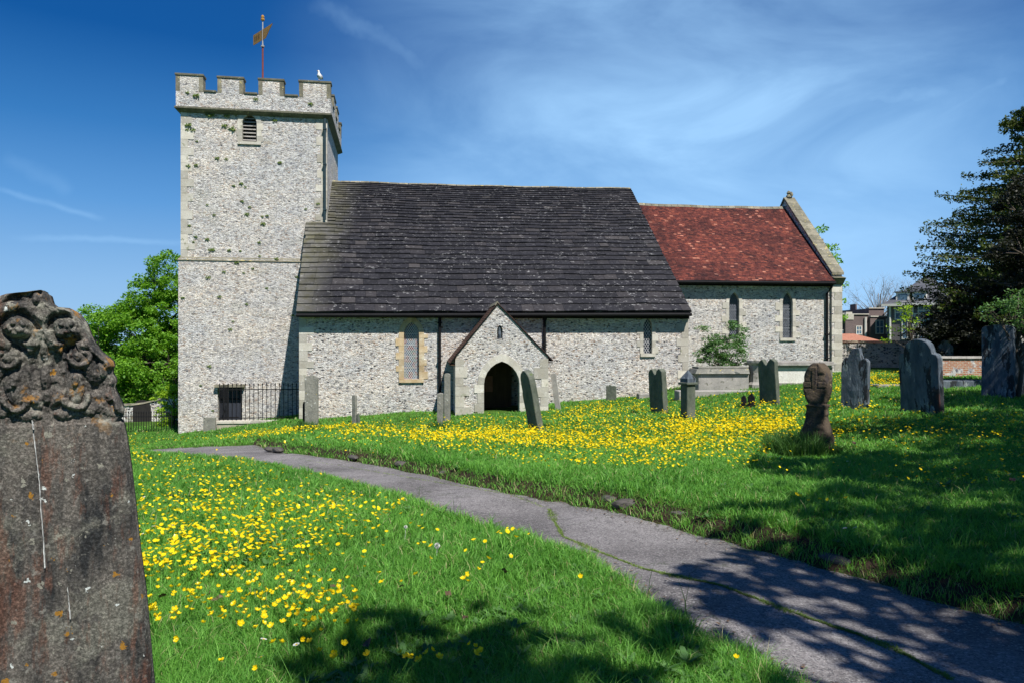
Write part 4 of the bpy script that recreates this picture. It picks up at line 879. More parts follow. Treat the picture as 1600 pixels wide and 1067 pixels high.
# pillar stone with pointed cap and collar
x, y, z = P(1075, 655); rt = empty('pillar_headstone', (x, y, z), 'slim grey pillar monument with pointed cap and collar among the buttercups', 'headstone')
F = Frame((x, y), R(28)); mb = MB(); mb.fbox(F, -.15, .15, -.14, .14, z - .2, z + .93); mb.build('shaft', M_graveg, rt, bevel=.015)
mb = MB(); mb.fbox(F, -.20, .20, -.19, .19, z + .932, z + 1.0); mb.build('collar', M_graveg, rt, bevel=.015)
mb = MB(); a, b = .15, z + 1.002; mb.add([F(-a, a, b), F(a, a, b), F(a, -a, b), F(-a, -a, b), F(-a, a, b + .1), F(a, a, b + .1), F(a, -a, b + .1), F(-a, -a, b + .1), F(0, 0, b + .34)], [(3, 2, 1, 0), (0, 1, 5, 4), (1, 2, 6, 5), (2, 3, 7, 6), (3, 0, 4, 7), (4, 5, 8), (5, 6, 8), (6, 7, 8), (7, 4, 8)]); mb.build('pointed_cap', M_graved, rt)
stone('headstone', 955, 626, .62, .52, .12, 255, prof_broken(.40, .62, 3), M_graveg, 'short broken brown stump of a headstone against the nave wall')
stone('headstone', 1203, 633, 1.35, .58, .16, 215, prof_twin(.58, 1.35), M_graveg, 'lichened headstone with worn double top leaning before the white chest tomb', lean=(0, R(5)))
stone('headstone', 1336, 640, 1.52, .66, .17, 222, prof_broken(.66, 1.56, 5)[:2] + [(.33, 1.22), (.24, 1.30), (.17, 1.28), (.13, 1.42), (.10, 1.56), (-.05, 1.55), (-.12, 1.42), (-.17, 1.30), (-.26, 1.30), (-.33, 1.16)], M_graved, 'blue grey headstone with badly broken ragged top, left of the large round topped one', lean=(R(1), 0))
stone('headstone', 1441, 646, 1.75, .92, .20, 213, prof_round(.92, 1.75), M_graved, 'large blue grey headstone with shouldered round top, standing in the right shade', lean=(0, R(4.5)))
stone('headstone', 1560, 622, 2.0, .78, .16, 222, prof_arch(.78, 2.02, .14), M_graved, 'tallest dark headstone with a slightly peaked flat top, near the right edge')
stone('headstone', 1583, 615, 1.72, .44, .16, 215, prof_arch(.44, 1.72, .3), M_grave, 'narrow headstone with rounded pale top just right of the tallest dark one', loc=(*P(1586, 612)[:2], P(1586, 612)[2]))
stone('headstone', 1606, 618, 1.55, .8, .16, 225, prof_broken(.8, 1.55, 12), M_graved, 'dark headstone with white lichen cut by the right edge of the picture')
stone('headstone', 1477, 560, 1.9, .62, .18, 236, prof_round(.62, 1.9), M_graved, 'brown edged headstone standing beyond the low brick wall', loc=(at(1477, 560, 32.5).x, 32.5, at(0, 531, 32.5).z - 1.9))
stone('headstone', 487, 664, 1.65, .46, .15, 270, prof_arch(.46, 1.8, .12), M_grave, 'tall narrow grey headstone at the left corner of the nave wall', loc=(*P(487, 666)[:2], P(487, 666)[2]))
stone('headstone', 554, 662, .98, .28, .1, 240, prof_arch(.16, 1.0, .05), M_grave, 'thin pale upright stone below the nave wall, left of the yellow framed window')
stone('headstone', 560, 662, .4, .22, .1, 250, [(-.12, 0), (.12, 0), (.0, .35), (-.08, .3)], M_graveg, 'tiny pointed dark stone touching the thin pale upright')
stone('headstone', 688, 666, 1.0, .17, .15, 262, prof_arch(.18, 1.03, .04), M_grave, 'shorter of two slim pale posts left of the porch')
stone('headstone', 699, 658, 1.5, .17, .15, 262, prof_arch(.19, 1.62, .07), M_grave, 'taller of two slim pale posts left of the porch, with a knob halfway')
stone('headstone', 328, 678, .62, .5, .12, 272, prof_broken(.5, .62, 8)[:2] + [(.25, .6), (-.25, .62)], M_grave, 'small square grey stone by the left end of the railings kerb', loc=(at(328, 678, 30).x, 30, g(at(328, 678, 30).x, 30)))
stone('headstone', 1162, 637, .36, .2, .1, 250, [(-.1, 0), (.1, 0), (.08, .25), (.02, .36), (-.06, .28)], M_iron, 'tiny black pointed stump, left of a pair in the grass', bump=.02)
stone('headstone', 1174, 637, .42, .22, .1, 250, [(-.12, 0), (.12, 0), (.1, .3), (.0, .42), (-.09, .3)], M_iron, 'tiny black pointed stump, right of a pair in the grass', bump=.02)
stone('leaning_slab', 868, 634, 1.3, .2, .07, 250, prof_arch(.2, 1.35, .03), M_slabgrey, 'thin grey slab leaning on the nave wall right of the porch', 'slab', lean=(R(-8), 0), loc=(*P(872, 640)[:2], P(872, 640)[2]))
# iron post by nave corner
x, y, z = P(475, 664); mb = MB(); mb.tube([(x, y, z - .2), (x, y, z + .72), (x, y, z + .82)], [.05, .05, .02], 8); tag(mb.build('iron_post', M_iron), 'short black iron post beside the nave corner', 'post')
# wheel cross
def cross_stone():
    x, y, z = P(1276, 708); root = empty('cross_headstone', (x, y, z), 'brown wheel headed cross stone with pinched waist in the right foreground', 'headstone')
    H = 1.50; cz = 1.10; prof = []
    def hw(s):   # s height -> half width
        if s > .80: return .205 * math.sqrt(max(0, 1 - ((s - 1.14) / .365) ** 2)) ** .9
        if s > .62: return .145 + .02 * abs(s - .72) / .1
        return .15 + .115 * sstep((.62 - s) / .42)
    ks = [1.5 * k / 90 for k in range(91)]; W = [max(float(hw(s)), .03) for s in ks]; W[-1] = .05
    ca, sa = math.cos(R(226) + math.pi / 2), math.sin(R(226) + math.pi / 2); nn = Vector((math.cos(R(226)), math.sin(R(226)), 0)); uu = Vector((ca, sa, 0))
    T = .15; mb = MB(); m = 30; from mathutils import noise as mn; vs = []
    for s, w_ in zip(ks, W):
        for k in range(m):
            q = 2 * math.pi * k / m; c_, s_ = math.cos(q), math.sin(q); e = .35
            a = math.copysign(abs(c_) ** e, c_) * w_; b = math.copysign(abs(s_) ** e, s_) * T * (1 if s < 1.2 else .9)
            if s_ < 0 or True:
                if abs(s_) > .5 and s > .78:   # carved cross on the faces
                    da, dz = abs(a), abs(s - 1.14); on = (da < .055) or (dz < .06); b += math.copysign(.0 if on else -.02, s_)
            wob = .022 * mn.noise(Vector((a * 5, b * 5, s * 6))) + .012 * mn.noise(Vector((a * 14, b * 14 + 3, s * 15)))
            vs.append(root.location + uu * (a + wob) + nn * (b + wob) + Vector((.06 * s * .3, 0, s - (.25 if s == 0 else 0))))
    fs = [(i * m + k, i * m + (k + 1) % m, (i + 1) * m + (k + 1) % m, (i + 1) * m + k) for i in range(len(ks) - 1) for k in range(m)]; fs += [tuple(range(m)), tuple(range((len(ks) - 1) * m, len(ks) * m))]
    mb.add(vs, fs); mb.build('stone_body', M_graveb, root, smooth=True)
    mb = MB()
    for (a0, a1, z0_, z1_) in ((-.045, .045, .80, 1.44), (-.19, -.045, 1.09, 1.19), (.045, .19, 1.09, 1.19)):
        pts = [(a0, z0_), (a1, z0_), (a1, z1_), (a0, z1_)]; vs = [Vector((x, y, z)) + uu * a + nn * (T + .012) + Vector((.02, 0, zz_)) for a, zz_ in pts] + [Vector((x, y, z)) + uu * a + nn * (T - .03) + Vector((.02, 0, zz_)) for a, zz_ in pts]
        mb.add(vs, [(0, 1, 2, 3), (7, 6, 5, 4), (0, 4, 5, 1), (1, 5, 6, 2), (2, 6, 7, 3), (3, 7, 4, 0)])
    mb.build('carved_cross', M_graveb, root, bevel=.015)
cross_stone()
# chest tomb
D = 27.5; x0, x1 = at(1186, 600, D).x, at(1302, 600, D).x; z = g((x0 + x1) / 2, D); zt = at(0, 566, D).z; F = Frame((x0, D), .05); L = x1 - x0
ct = empty('chest_tomb', F(L / 2, -.5, z), 'large white chest tomb with flat overhanging stone lid by the chancel', 'tomb')
mb = MB(); mb.fbox(F, .12, L - .12, -1.0, 0, z - .3, zt - .14); mb.build('side_panel', M_gravel_, ct)
mb = MB(); mb.fbox(F, -.14, L + .12, -1.16, .14, zt - .12, zt - .03); mb.fbox(F, -.08, L + .06, -1.1, .08, zt - .029, zt + .03); mb.fbox(F, 0, L - .02, -1.05, .04, zt - .2, zt - .122); mb.build('lid', M_slabgrey, ct, bevel=.012)
mb = MB(); mb.fbox(F, -.02, .118, -1.02, .03, z - .3, zt - .2); mb.fbox(F, L - .118, L + .02, -1.02, .03, z - .3, zt - .2); mb.build('corner_post', M_grave, ct)
mb = MB(); mb.fbox(F, .12, L - .12, .003, .05, z - .3, z + .05); mb.build('plinth', M_grave, ct)
D = 27.3; x0, x1 = at(1169, 600, D).x, at(1195, 600, D).x; F = Frame((x0, D - .3), .05); zt2 = at(0, 563, D).z; z = g(x0, D)
mb = MB(); zl_ = zt2 - z
cc_ = F((x1 - x0) / 2, -.3, z - .2); mb.lathe(cc_, [(.30, 0), (.30, .35), (.22, .45), (.19, .8), (.24, zl_ + .02), (.34, zl_ + .12), (.36, zl_ + .2), (.28, zl_ + .24)], 8); tag(mb.build('pedestal_tomb', M_slabgrey), 'dark waisted stone pedestal at the left end of the white chest tomb', 'tomb')
# low raised tomb left of it
D = 26.8; x0, x1 = at(1085, 600, D).x, at(1172, 600, D).x; F = Frame((x0, D), .06); L = x1 - x0; z = g((x0 + x1) / 2, D); zt = at(0, 574, D).z
lt = empty('ledger_tomb', F(L / 2, -.5, z), 'low grey stepped tomb with thick ledger under the leafy shrub', 'tomb')
mb = MB(); mb.fbox(F, .15, L, -.9, 0, z - .3, zt - .24); mb.build('base', M_slabgrey, lt, bevel=.015); mb = MB(); mb.hexa([F(0, .1, zt - .236), F(L, .1, zt - .236), F(L, -1, zt - .236), F(0, -1, zt - .236), F(.1, .02, zt - .05), F(L, .02, zt - .05), F(L, -.9, zt - .05), F(.1, -.9, zt - .05)]); mb.fbox(F, .16, L, -.8, -.04, zt - .048, zt + .03); mb.build('ledger', M_grave, lt, bevel=.015)
mb = MB(); mb.fbox(F, -.9, L + .2, .5, 1.1, z - .3, z + .12); tag(mb.build('kerb_slab', M_slabgrey, bevel=.02), 'flat grey kerb slab sunk in grass before the low stepped tomb', 'slab')
x, y, z = P(1012, 622); F = Frame((x, y), .1); mb = MB(); mb.fbox(F, -.35, .7, -.4, 0, z - .2, z + .16); tag(mb.build('kerb_slab', M_slabgrey, bevel=.02), 'small flat slab behind the twin peaked headstone', 'slab')
x, y, z = P(1507, 606); F = Frame((x, y), .05); mb = MB(); mb.fbox(F, -.85, .85, -.8, 0, z - .2, z + .22); tag(mb.build('flat_tomb', M_graved, bevel=.02), 'dark flat table slab on the grass before the brick wall', 'tomb')
x, y, z = P(1394, 605); F = Frame((x, y), .05); mb = MB(); mb.fbox(F, -.5, .5, -.5, 0, z - .2, z + .07); tag(mb.build('flat_stone', M_grave, bevel=.02), 'pale flat stone in the grass between the two blue grey headstones', 'slab')

# ------------------------------------------------------------------ near headstone with carved top
def near_stone():
    D0 = 2.62; ang = R(-63); n_ = Vector((math.cos(ang), math.sin(ang), 0)); u_ = Vector((-n_.y, n_.x, 0))
    O = Vector((at(72, 600, D0).x, D0, 0)); F = Frame((O.x, O.y), 0); F.u = u_; F.n = n_
    Rpx = [(62, 453), (75, 460), (79, 473), (88, 480), (107, 481), (122, 489), (134, 505), (141, 524), (150, 540), (159, 551), (169, 558), (177, 565), (179, 572), (176, 578), (176, 584), (181, 592), (182, 598), (179, 605), (182, 615), (188, 626), (193, 638), (193, 650), (187, 658), (193, 662), (199, 690), (205, 730), (212, 790), (220, 865), (230, 940), (241, 1067), (247, 1120), (252, 1180)]
    pts = [F.px(*q) for q in Rpx]; zs = np.array([p[1] for p in pts])[::-1]; us = np.array([p[0] for p in pts])[::-1]
    axu = lambda z: np.interp(z, [F.px(90, 1067)[1], F.px(72, 600)[1], F.px(66, 455)[1]], [F.px(90, 1067)[0], 0, F.px(66, 455)[0]])
    sc = D0 / FPX * 1.03
    ztop = zs.max() - .002; zbot = -.25
    nz, nu = 560, 300; Z = np.linspace(zbot, ztop, nz); 
    UR = np.interp(Z, zs, us); AX = axu(Z); HW = np.maximum(UR - AX, .004)
    Lp = [F.px(*q) for q in [(58, 452.5), (50, 454), (28, 457), (10, 458), (-2, 462), (-12, 472), (-24, 492), (-34, 512), (-44, 530), (-54, 548), (-62, 575)]]; lz = np.array([q[1] for q in Lp])[::-1]; lu = np.array([q[0] for q in Lp])[::-1]
    HWL = np.where(Z > lz[0], np.maximum(AX - np.interp(Z, lz, lu), .004), HW); HWL = np.maximum(HWL, HW * .9)
    S = np.linspace(-1, 1, nu); U = AX[:, None] + np.where(S[None, :] < 0, HWL[:, None], HW[:, None]) * S[None, :]; ZG = np.repeat(Z[:, None], nu, 1); X = (U - AX[:, None]) / sc; Y = (ZG - F.px(72, 600)[1]) / sc   # px-like units around (72,600), X right, Y up
    AXm = np.abs(X)
    def vnoise(x, y, f, seed):
        r = np.random.default_rng(seed); T = r.uniform(-1, 1, (256, 256)); x = x * f + 1000; y = y * f + 1000; xi = np.floor(x).astype(int); yi = np.floor(y).astype(int); fx = sstep(x - xi); fy = sstep(y - yi)
        a = T[xi % 256, yi % 256]; b = T[(xi + 1) % 256, yi % 256]; c = T[xi % 256, (yi + 1) % 256]; d = T[(xi + 1) % 256, (yi + 1) % 256]; return (a * (1 - fx) + b * fx) * (1 - fy) + (c * (1 - fx) + d * fx) * fy
    H = np.zeros_like(X); wx = X + 2 * vnoise(X, Y, .06, 1); wy = Y + 2 * vnoise(X, Y, .06, 2); ax = np.abs(wx)
    top = Y > -58
    field = -4. * sstep((Y + 62) / 6)            # sunk field above the panel
    H += field
    def bump(cx, cy, rx, ry, h, p=1.6, rot=0):
        dx, dy = ax - cx, wy - cy; c, s = math.cos(rot), math.sin(rot); q = np.sqrt(((dx * c + dy * s) / rx) ** 2 + ((-dx * s + dy * c) / ry) ** 2); return h * np.clip(1 - q ** 2, 0, 1) ** (1 / p)
    def ring(cx, cy, r, w, h, a0=-9, a1=9, gr=0):
        dx, dy = ax - cx, wy - cy; rr_ = np.hypot(dx, dy); th_ = np.arctan2(dy, dx); rt = r + gr * th_; m = (th_ > a0) & (th_ < a1); return np.where(m, h * np.clip(1 - ((rr_ - rt) / w) ** 2, 0, 1) ** .5, 0)
    # volutes hanging under the crest, with roses in them
    E = [ring(33, 82, 31, 9, 17, -1.2, 9, 2), ring(33, 82, 31, 9, 17, -9, -1.9, 1), bump(31, 84, 20, 18, 21, 2.2) + 5 * vnoise(X, Y, .16, 21) * (np.hypot(ax - 31, wy - 84) < 19), bump(24, 90, 7, 6, 25), bump(37, 91, 6, 7, 25), bump(30, 79, 8, 6, 26), bump(40, 80, 5, 5, 24), bump(20, 78, 5, 6, 24),
         bump(44, 45, 13, 17, 14, 1.6, .5), ring(46, 40, 12, 5, 17, -9, 1.5), bump(60, 18, 10, 24, 12, 1.8, .35), bump(74, 20, 7, 14, 11), bump(38, -5, 14, 28, 13, 1.7, -.1), ring(39, -22, 15, 5, 16, -9, .4), bump(38, 5, 7, 14, 20, 1.8),
         bump(0, 10, 7, 22, 14), bump(0, -18, 9, 12, 12), bump(14, -22, 9, 16, 11, 1.6, -.5), bump(0, 60, 6, 30, 13), bump(0, 118, 19, 20, 12, 2), bump(8, 128, 7, 12, 20), bump(22, -46, 16, 9, 9), bump(60, -38, 18, 10, 9, 1.6, .3), bump(84, -20, 8, 14, 8),
         ring(108, -32, 15, 6, 15), bump(108, -30, 7, 9, 16), bump(62, 60, 8, 12, 10, 1.8, .8)]
    for e in E: H = np.maximum(H, H * .25 + e - 3.5 * (e > 0)) if False else np.maximum(H, e + field * .6)
    # raised roll following the outline
    dr = np.where(S[None, :] < 0, HWL[:, None], HW[:, None]) / sc * (1 - np.abs(S)[None, :]); 
    edge = np.clip(1 - ((dr - 8) / 8) ** 2, 0, 1) ** .5 * 12 * sstep((Y - 10) / 20); H = np.maximum(H, edge + field * .4)
    # deep undercuts below volutes
    H -= 9 * np.clip(1 - ((ax - 33) / 24) ** 2 - ((wy - 54) / 8) ** 2, 0, 1) + 8 * np.clip(1 - ((ax - 66) / 9) ** 2 - ((wy + 3) / 14) ** 2, 0, 1) + 7 * np.clip(1 - ((ax - 14) / 6) ** 2 - ((wy - 28) / 20) ** 2, 0, 1)
    # weathering
    amp = np.where(Y > -60, 1., .14)
    H += amp * (1.9 * vnoise(X, Y, .09, 3) + 1.7 * vnoise(X, Y, .2, 4) + 1.2 * vnoise(X, Y, .45, 5)) + .5 * vnoise(X, Y, .9, 6) + .8 * vnoise(X, Y * .15, .12, 7)
    H += np.where(Y < -62, 2.2 * sstep((-(Y) - 62) / 4) * 0 + 2.0, 0)
    T = .15; fall = sstep(np.minimum(dr, 12) / 12)
    Dp = (H * sc) * .78 * (.35 + .65 * fall) - .028 * (1 - fall) ** 2
    Vf = (O.x + u_.x * U + n_.x * Dp, O.y + u_.y * U + n_.y * Dp, ZG); F1 = np.stack(Vf, -1).reshape(-1, 3)
    Db = np.full_like(Dp, -T); F2 = np.stack((O.x + u_.x * U + n_.x * Db, O.y + u_.y * U + n_.y * Db, ZG), -1).reshape(-1, 3)
    i, j = np.meshgrid(np.arange(nu - 1), np.arange(nz - 1)); a = (j * nu + i).ravel(); q1 = np.stack([a, a + 1, a + nu + 1, a + nu], 1); N0 = nu * nz; q2 = np.stack([a + N0, a + N0 + nu, a + N0 + nu + 1, a + N0 + 1], 1)
    r = np.arange(nz - 1) * nu; e1 = np.stack([r, r + nu, r + nu + N0, r + N0], 1); r2 = r + nu - 1; e2 = np.stack([r2, r2 + N0, r2 + N0 + nu, r2 + nu], 1); c_ = np.arange(nu - 1) + (nz - 1) * nu; e3 = np.stack([c_, c_ + 1, c_ + 1 + N0, c_ + N0], 1)
    q = np.concatenate([q1, q2, e1, e2, e3]); me = npmesh('carved_headstone', np.concatenate([F1, F2]), np.full(len(q), 4), q.ravel(), smooth=True)
    t = NT('lichened_old_stone'); p = t.pos(); st = t.pos((1, 1, .22))
    c = t.mix(t.ramp(t.noise(st, 9, 6, .65), [(.40, 0.), (.60, 1.)]), (.026, .027, .028), (.125, .112, .098))
    c = t.mix(t.ramp(t.noise(p, 3.5, 6, .7), [(.50, 0.), (.58, .7)]), c, (.15, .145, .12))
    c = t.mix(t.ramp(t.noise(st, 8.5, 6, .75), [(.53, 0.), (.60, .6)]), c, (.12, .055, .036))
    c = t.mix(t.ramp(t.noise(st, 4.3, 4, .6, .4), [(.60, 0.), (.68, .7)]), c, (.035, .038, .048))
    fine = t.noise(p, 95, 6, .85); c = t.mix(.95, c, t.ramp(fine, [(.33, .25), (.5, .9), (.66, 2.6)]), 'MULTIPLY')
    c = t.mix(t.ramp(t.noise(p, 24, 4, .7), [(.60, 0.), (.68, .6)]), c, (.27, .26, .23))
    vo = t.n('ShaderNodeTexVoronoi', {'feature': 'F1'}, Vector=t.n('ShaderNodeVectorMath', {'operation': 'ADD'}, i0=p, i1=t.n('ShaderNodeVectorMath', {'operation': 'SCALE'}, i0=t.noise(p, 60, 3).outputs['Color'], Scale=.05)), Scale=24.)
    sp = t.n('ShaderNodeSeparateColor', Color=vo.outputs['Color'])
    def spots(ch, lo, col, rad, c):
        m = t.math('MULTIPLY', t.math('GREATER_THAN', sp.outputs[ch], lo), t.math('LESS_THAN', vo.outputs['Distance'], t.math('MULTIPLY', t.math('SUBTRACT', sp.outputs[ch], lo - .08), rad))); return t.mix(m, c, col)
    c = spots(0, .875, (.55, .58, .56), 1.2, c); c = spots(1, .90, (.30, .15, .025), 1.9, c); c = spots(2, .80, (.24, .23, .19), 1.3, c)
    org = t.ramp(t.noise(p, 11, 5, .7), [(.585, 0.), (.65, .8)]); sz_ = t.n('ShaderNodeSeparateXYZ', Vector=p); upm = t.n('ShaderNodeMapRange', Value=sz_.outputs[2], From_Min=1.2, From_Max=1.4); c = t.mix(t.math('MULTIPLY', org, upm.outputs[0]), c, (.34, .17, .04))
    gry = t.ramp(t.noise(p, 7, 6, .75), [(.56, 0.), (.63, .7)]); c = t.mix(t.math('MULTIPLY', gry, upm.outputs[0]), c, (.32, .31, .26))
    h = t.math('ADD', t.math('MULTIPLY', fine.outputs[0], .8), t.math('MULTIPLY', t.noise(p, 28, 5, .7).outputs[0], .6)); M_ = t.out(c, .9, t.bump(h, .8, .007), .2)
    o = link('carved_headstone', me, M_); tag(o, 'large dark lichen covered headstone with carved scrolls filling the left foreground', 'headstone')
    # bird droppings run: pale streak on the face
    M_lime = surf('bird_lime', (.72, .72, .70), (.45, .44, .42), 30)
    for (path_, w0) in (([(53, 676), (58, 715), (62, 750), (65, 800), (69, 850), (71, 890)], 1.0), ([(106, 915), (108, 940), (111, 968)], .8), ([(51, 655), (53, 672)], .8)):
        pts_ = []
        for (a, b) in zip(path_, path_[1:]):
            for k in range(8): pts_.append(F.px(a[0] + (b[0] - a[0]) * k / 8 + random.uniform(-.5, .5), a[1] + (b[1] - a[1]) * k / 8))
        mb = MB(); vs = []
        for i_, (u0_, z0_) in enumerate(pts_):
            w_ = w0 * sc * (random.uniform(.25, .9) if i_ < len(pts_) - 6 else 1.2); vs += [F(u0_ - w_, .0, z0_), F(u0_ - w_ * .5, .016, z0_), F(u0_ + w_ * .5, .016, z0_), F(u0_ + w_, .0, z0_)]
        mb.add(vs, [(4 * k + q, 4 * k + q + 1, 4 * k + q + 5, 4 * k + q + 4) for k in range(len(pts_) - 1) for q in range(3)]); mb.build('white_streak', M_lime, o, fix=False)
near_stone()

# ------------------------------------------------------------------ wall plants, shrub, gull
def tuft_mesh(name, n, r, size, seed, flat=.8, up=.5):
    rr = np.random.default_rng(seed); d = rr.normal(size=(n, 3)); d /= np.linalg.norm(d, axis=1)[:, None]; return cloudmesh(name, d * r * rr.uniform(0, 1, (n, 1)) ** .4 * np.array([1, 1, flat]), size, up)
wp = [tuft_mesh('wall_plant', 60, .11, .04, 50 + k) for k in range(4)]
for m_ in wp: m_.materials.append(L_moss)
tl = [(260 + x / 2.667, 300 + y / 2.667) for x, y in ((170, 55), (317, 40), (347, 65), (335, 95), (198, 97), (400, 103), (420, 101), (95, 142), (630, 50), (123, 188), (113, 210), (170, 200), (183, 242), (195, 241), (262, 245), (308, 247), (388, 268), (460, 280), (293, 297), (240, 335), (173, 357), (323, 338), (360, 320), (418, 403), (220, 437), (335, 468), (68, 443), (277, 540), (265, 573), (180, 725), (143, 805), (193, 910), (525, 515), (545, 355), (387, 212), (403, 135), (580, 72))] + [(260 + x / 3.556, 10 + y / 3.556) for x, y in ((235, 605), (252, 608), (377, 598), (600, 635), (367, 683), (120, 665), (115, 690), (145, 688), (170, 750), (337, 612), (282, 847), (332, 850), (122, 888), (165, 885), (415, 988), (438, 1005), (375, 998), (630, 872), (323, 668), (495, 517), (118, 480), (165, 500), (800, 545))]
bigt = {(235, 605), (170, 750), (120, 665)}
for k, (px, py) in enumerate(tl):
    v = .10 if py > 404 else (OV + .02 if py < 165 else .02)
    u, z = TF.px(px, py, v); q = TF(u, v, z); o = bpy.data.objects.new('wall_plant', wp[k % 4]); COL.objects.link(o); o.location = q; s = random.uniform(.55, 1.15) * (1.3 if py < 220 else .85); o.scale = (s * 1.2, s * .6, s)
    tag(o, 'small green plant tuft rooted in the flint face of the tower', 'wall plant', 'plants growing on the tower face')
bx, by = at(1128, 560, 28.3).x, 28.3; bz = g(bx, by)
tree('garden_shrub', (bx, by, bz), 1.2, [cr(1132, 552, 28.3, .85, .6), cr(1103, 555, 28.3, .5, .35), cr(1150, 522, 28.3, .42, .55), cr(1115, 530, 28.3, .45, .3), cr(1097, 512, 28.3, .2, .15), cr(1146, 508, 28.3, .2, .2)], 120, 60, .042, 'loose green shrub growing against the chancel wall below its left window', L_shrub, 'shrub', trunk_r=.05, clump_r=.24, seed=14)
# gull
gp = at(498.5, 128, 32.3); gb = empty('seagull', (gp.x, gp.y, zm + .10), 'white seagull perched on the right corner battlement of the tower', 'bird')
mb = MB(); mb.tube([Vector(gb.location) + Vector(v) for v in ((.12, .10, .07), (.07, .06, .10), (.03, .03, .17), (0, 0, .25), (-.01, -.01, .31), (-.012, -.02, .36), (-.015, -.03, .405), (-.02, -.035, .43))], [.012, .06, .105, .085, .05, .045, .045, .018], 10); mb.build('body', M_white, gb, smooth=True)
for s in (-1, 1): mb = MB(); mb.tube([Vector(gb.location) + Vector(v) for v in ((.07 * s, -.01, .26), (.085 * s + .03, .03, .17), (.05 * s + .1, .1, .06))], [.02, .045, .01], 6); mb.build('wing', M_gullg, gb, smooth=True)
mb = MB(); mb.tube([Vector(gb.location) + Vector((-.03, -.07, .40)), Vector(gb.location) + Vector((-.06, -.13, .385))], [.014, .005], 5); mb.build('beak', M_beak, gb)
for s in (-1, 1): mb = MB(); mb.tube([Vector(gb.location) + Vector((.025 * s, .0, .14)), Vector(gb.location) + Vector((.025 * s, -.01, -.0))], .008, 5); mb.build('leg', M_beak, gb)

# ------------------------------------------------------------------ grass
def blades(x, y, z, h, w, lean, tint):
    n = len(x); a = rng.uniform(0, 2 * np.pi, n); ca, sa = np.cos(a), np.sin(a); b = rng.uniform(0, 2 * np.pi, n); lx, ly = np.cos(b) * lean * h, np.sin(b) * lean * h; o = np.stack([x, y, z - .01], 1); s = np.stack([ca, sa, 0 * ca], 1) * w[:, None] / 2
    mid = o + np.stack([lx * .35, ly * .35, h * .55], 1); tip = o + np.stack([lx, ly, h * (1 - .25 * lean)], 1)
    V = np.stack([o - s, o + s, mid + s * .8, mid - s * .8, tip], 1).reshape(-1, 3); k = np.arange(n)[:, None] * 5
    idx = np.concatenate([k + [0, 1, 2, 3], k + [3, 2, 4]], 1).ravel(); fn = np.tile([4, 3], n); return V, fn, idx, np.repeat(tint, 2)
def occupied(x, y):
    """inside the church or too far: no grass"""
    m = np.zeros(len(x), bool)
    for F, u0, u1, v0, v1 in ((NF, .0, NL, -16, .05), (TF, -.1, TW + .1, -TW, .1), (CF, 0, CL + .5, -12, .1), (PF, -.0, PW, -3, .05)):
        du = (x - F.o.x) * F.u.x + (y - F.o.y) * F.u.y; dv = (x - F.o.x) * F.n.x + (y - F.o.y) * F.n.y; m |= (du > u0) & (du < u1) & (dv > v0) & (dv < v1)
    return m
def patchn(x, y, f, ph): return .5 + .5 * (np.sin(x * f + ph) * np.cos(y * f * 1.2 - ph) * .6 + .4 * np.sin(x * f * 2.3 - y * f * 1.7 + ph))
def field(N, d0, d1, hb, wfac, pw=1.):
    D = d0 * (d1 / d0) ** rng.uniform(0, 1, N); X = D * rng.uniform(-.92, .92, N); X = X + rng.uniform(-.3, .3, N)
    sd = path_sd(X, D); bare = right_side(X, D) & (sd < .07 + .09 * np.sin(X * 2.3) * np.sin(D * 1.7 + 1)) & (rng.uniform(0, 1, N) < .75); ok = (sd > rng.uniform(-.05, .05, N)) & ~occupied(X, D) & ~bare; X, D, sd = X[ok], D[ok], sd[ok]; z = Gfull(X, D, sd); n = len(X)
    pt = patchn(X, D, 1.1, 1.); h = hb * rng.uniform(.45, 1.25, n) * (.75 + .5 * pt); h *= np.where(sd < .12, .75, 1)
    w = np.maximum(.0035, wfac * D) * rng.uniform(.7, 1.3, n); pt2 = patchn(X, D, 3.7, 2.); tint = np.clip(rng.normal(.42, .24, n) + .35 * (patchn(X, D, .45, 3.) - .5) + .25 * (pt2 - .5), 0, .95); tint = np.where(rng.uniform(0, 1, n) < .03, 1., tint); h = h * (.7 + .6 * pt2); return blades(X, D, z, h, w, rng.uniform(.15, 1.25, n), tint)
def joinm(name, parts, mat, lab, cat, kind='stuff'):
    V = []; fn = []; ix = []; ti = []; off = 0
    for v, f, i_, t_ in parts: V.append(v); fn.append(f); ix.append(i_ + off); ti.append(t_); off += len(v)
    o = link(name, npmesh(name, np.concatenate(V), np.concatenate(fn), np.concatenate(ix), np.concatenate(ti)), mat); return tag(o, lab, cat, None, kind)
parts = [field(380000, 2.5, 12, .085, .0011), field(260000, 9, 36, .10, .00095)]
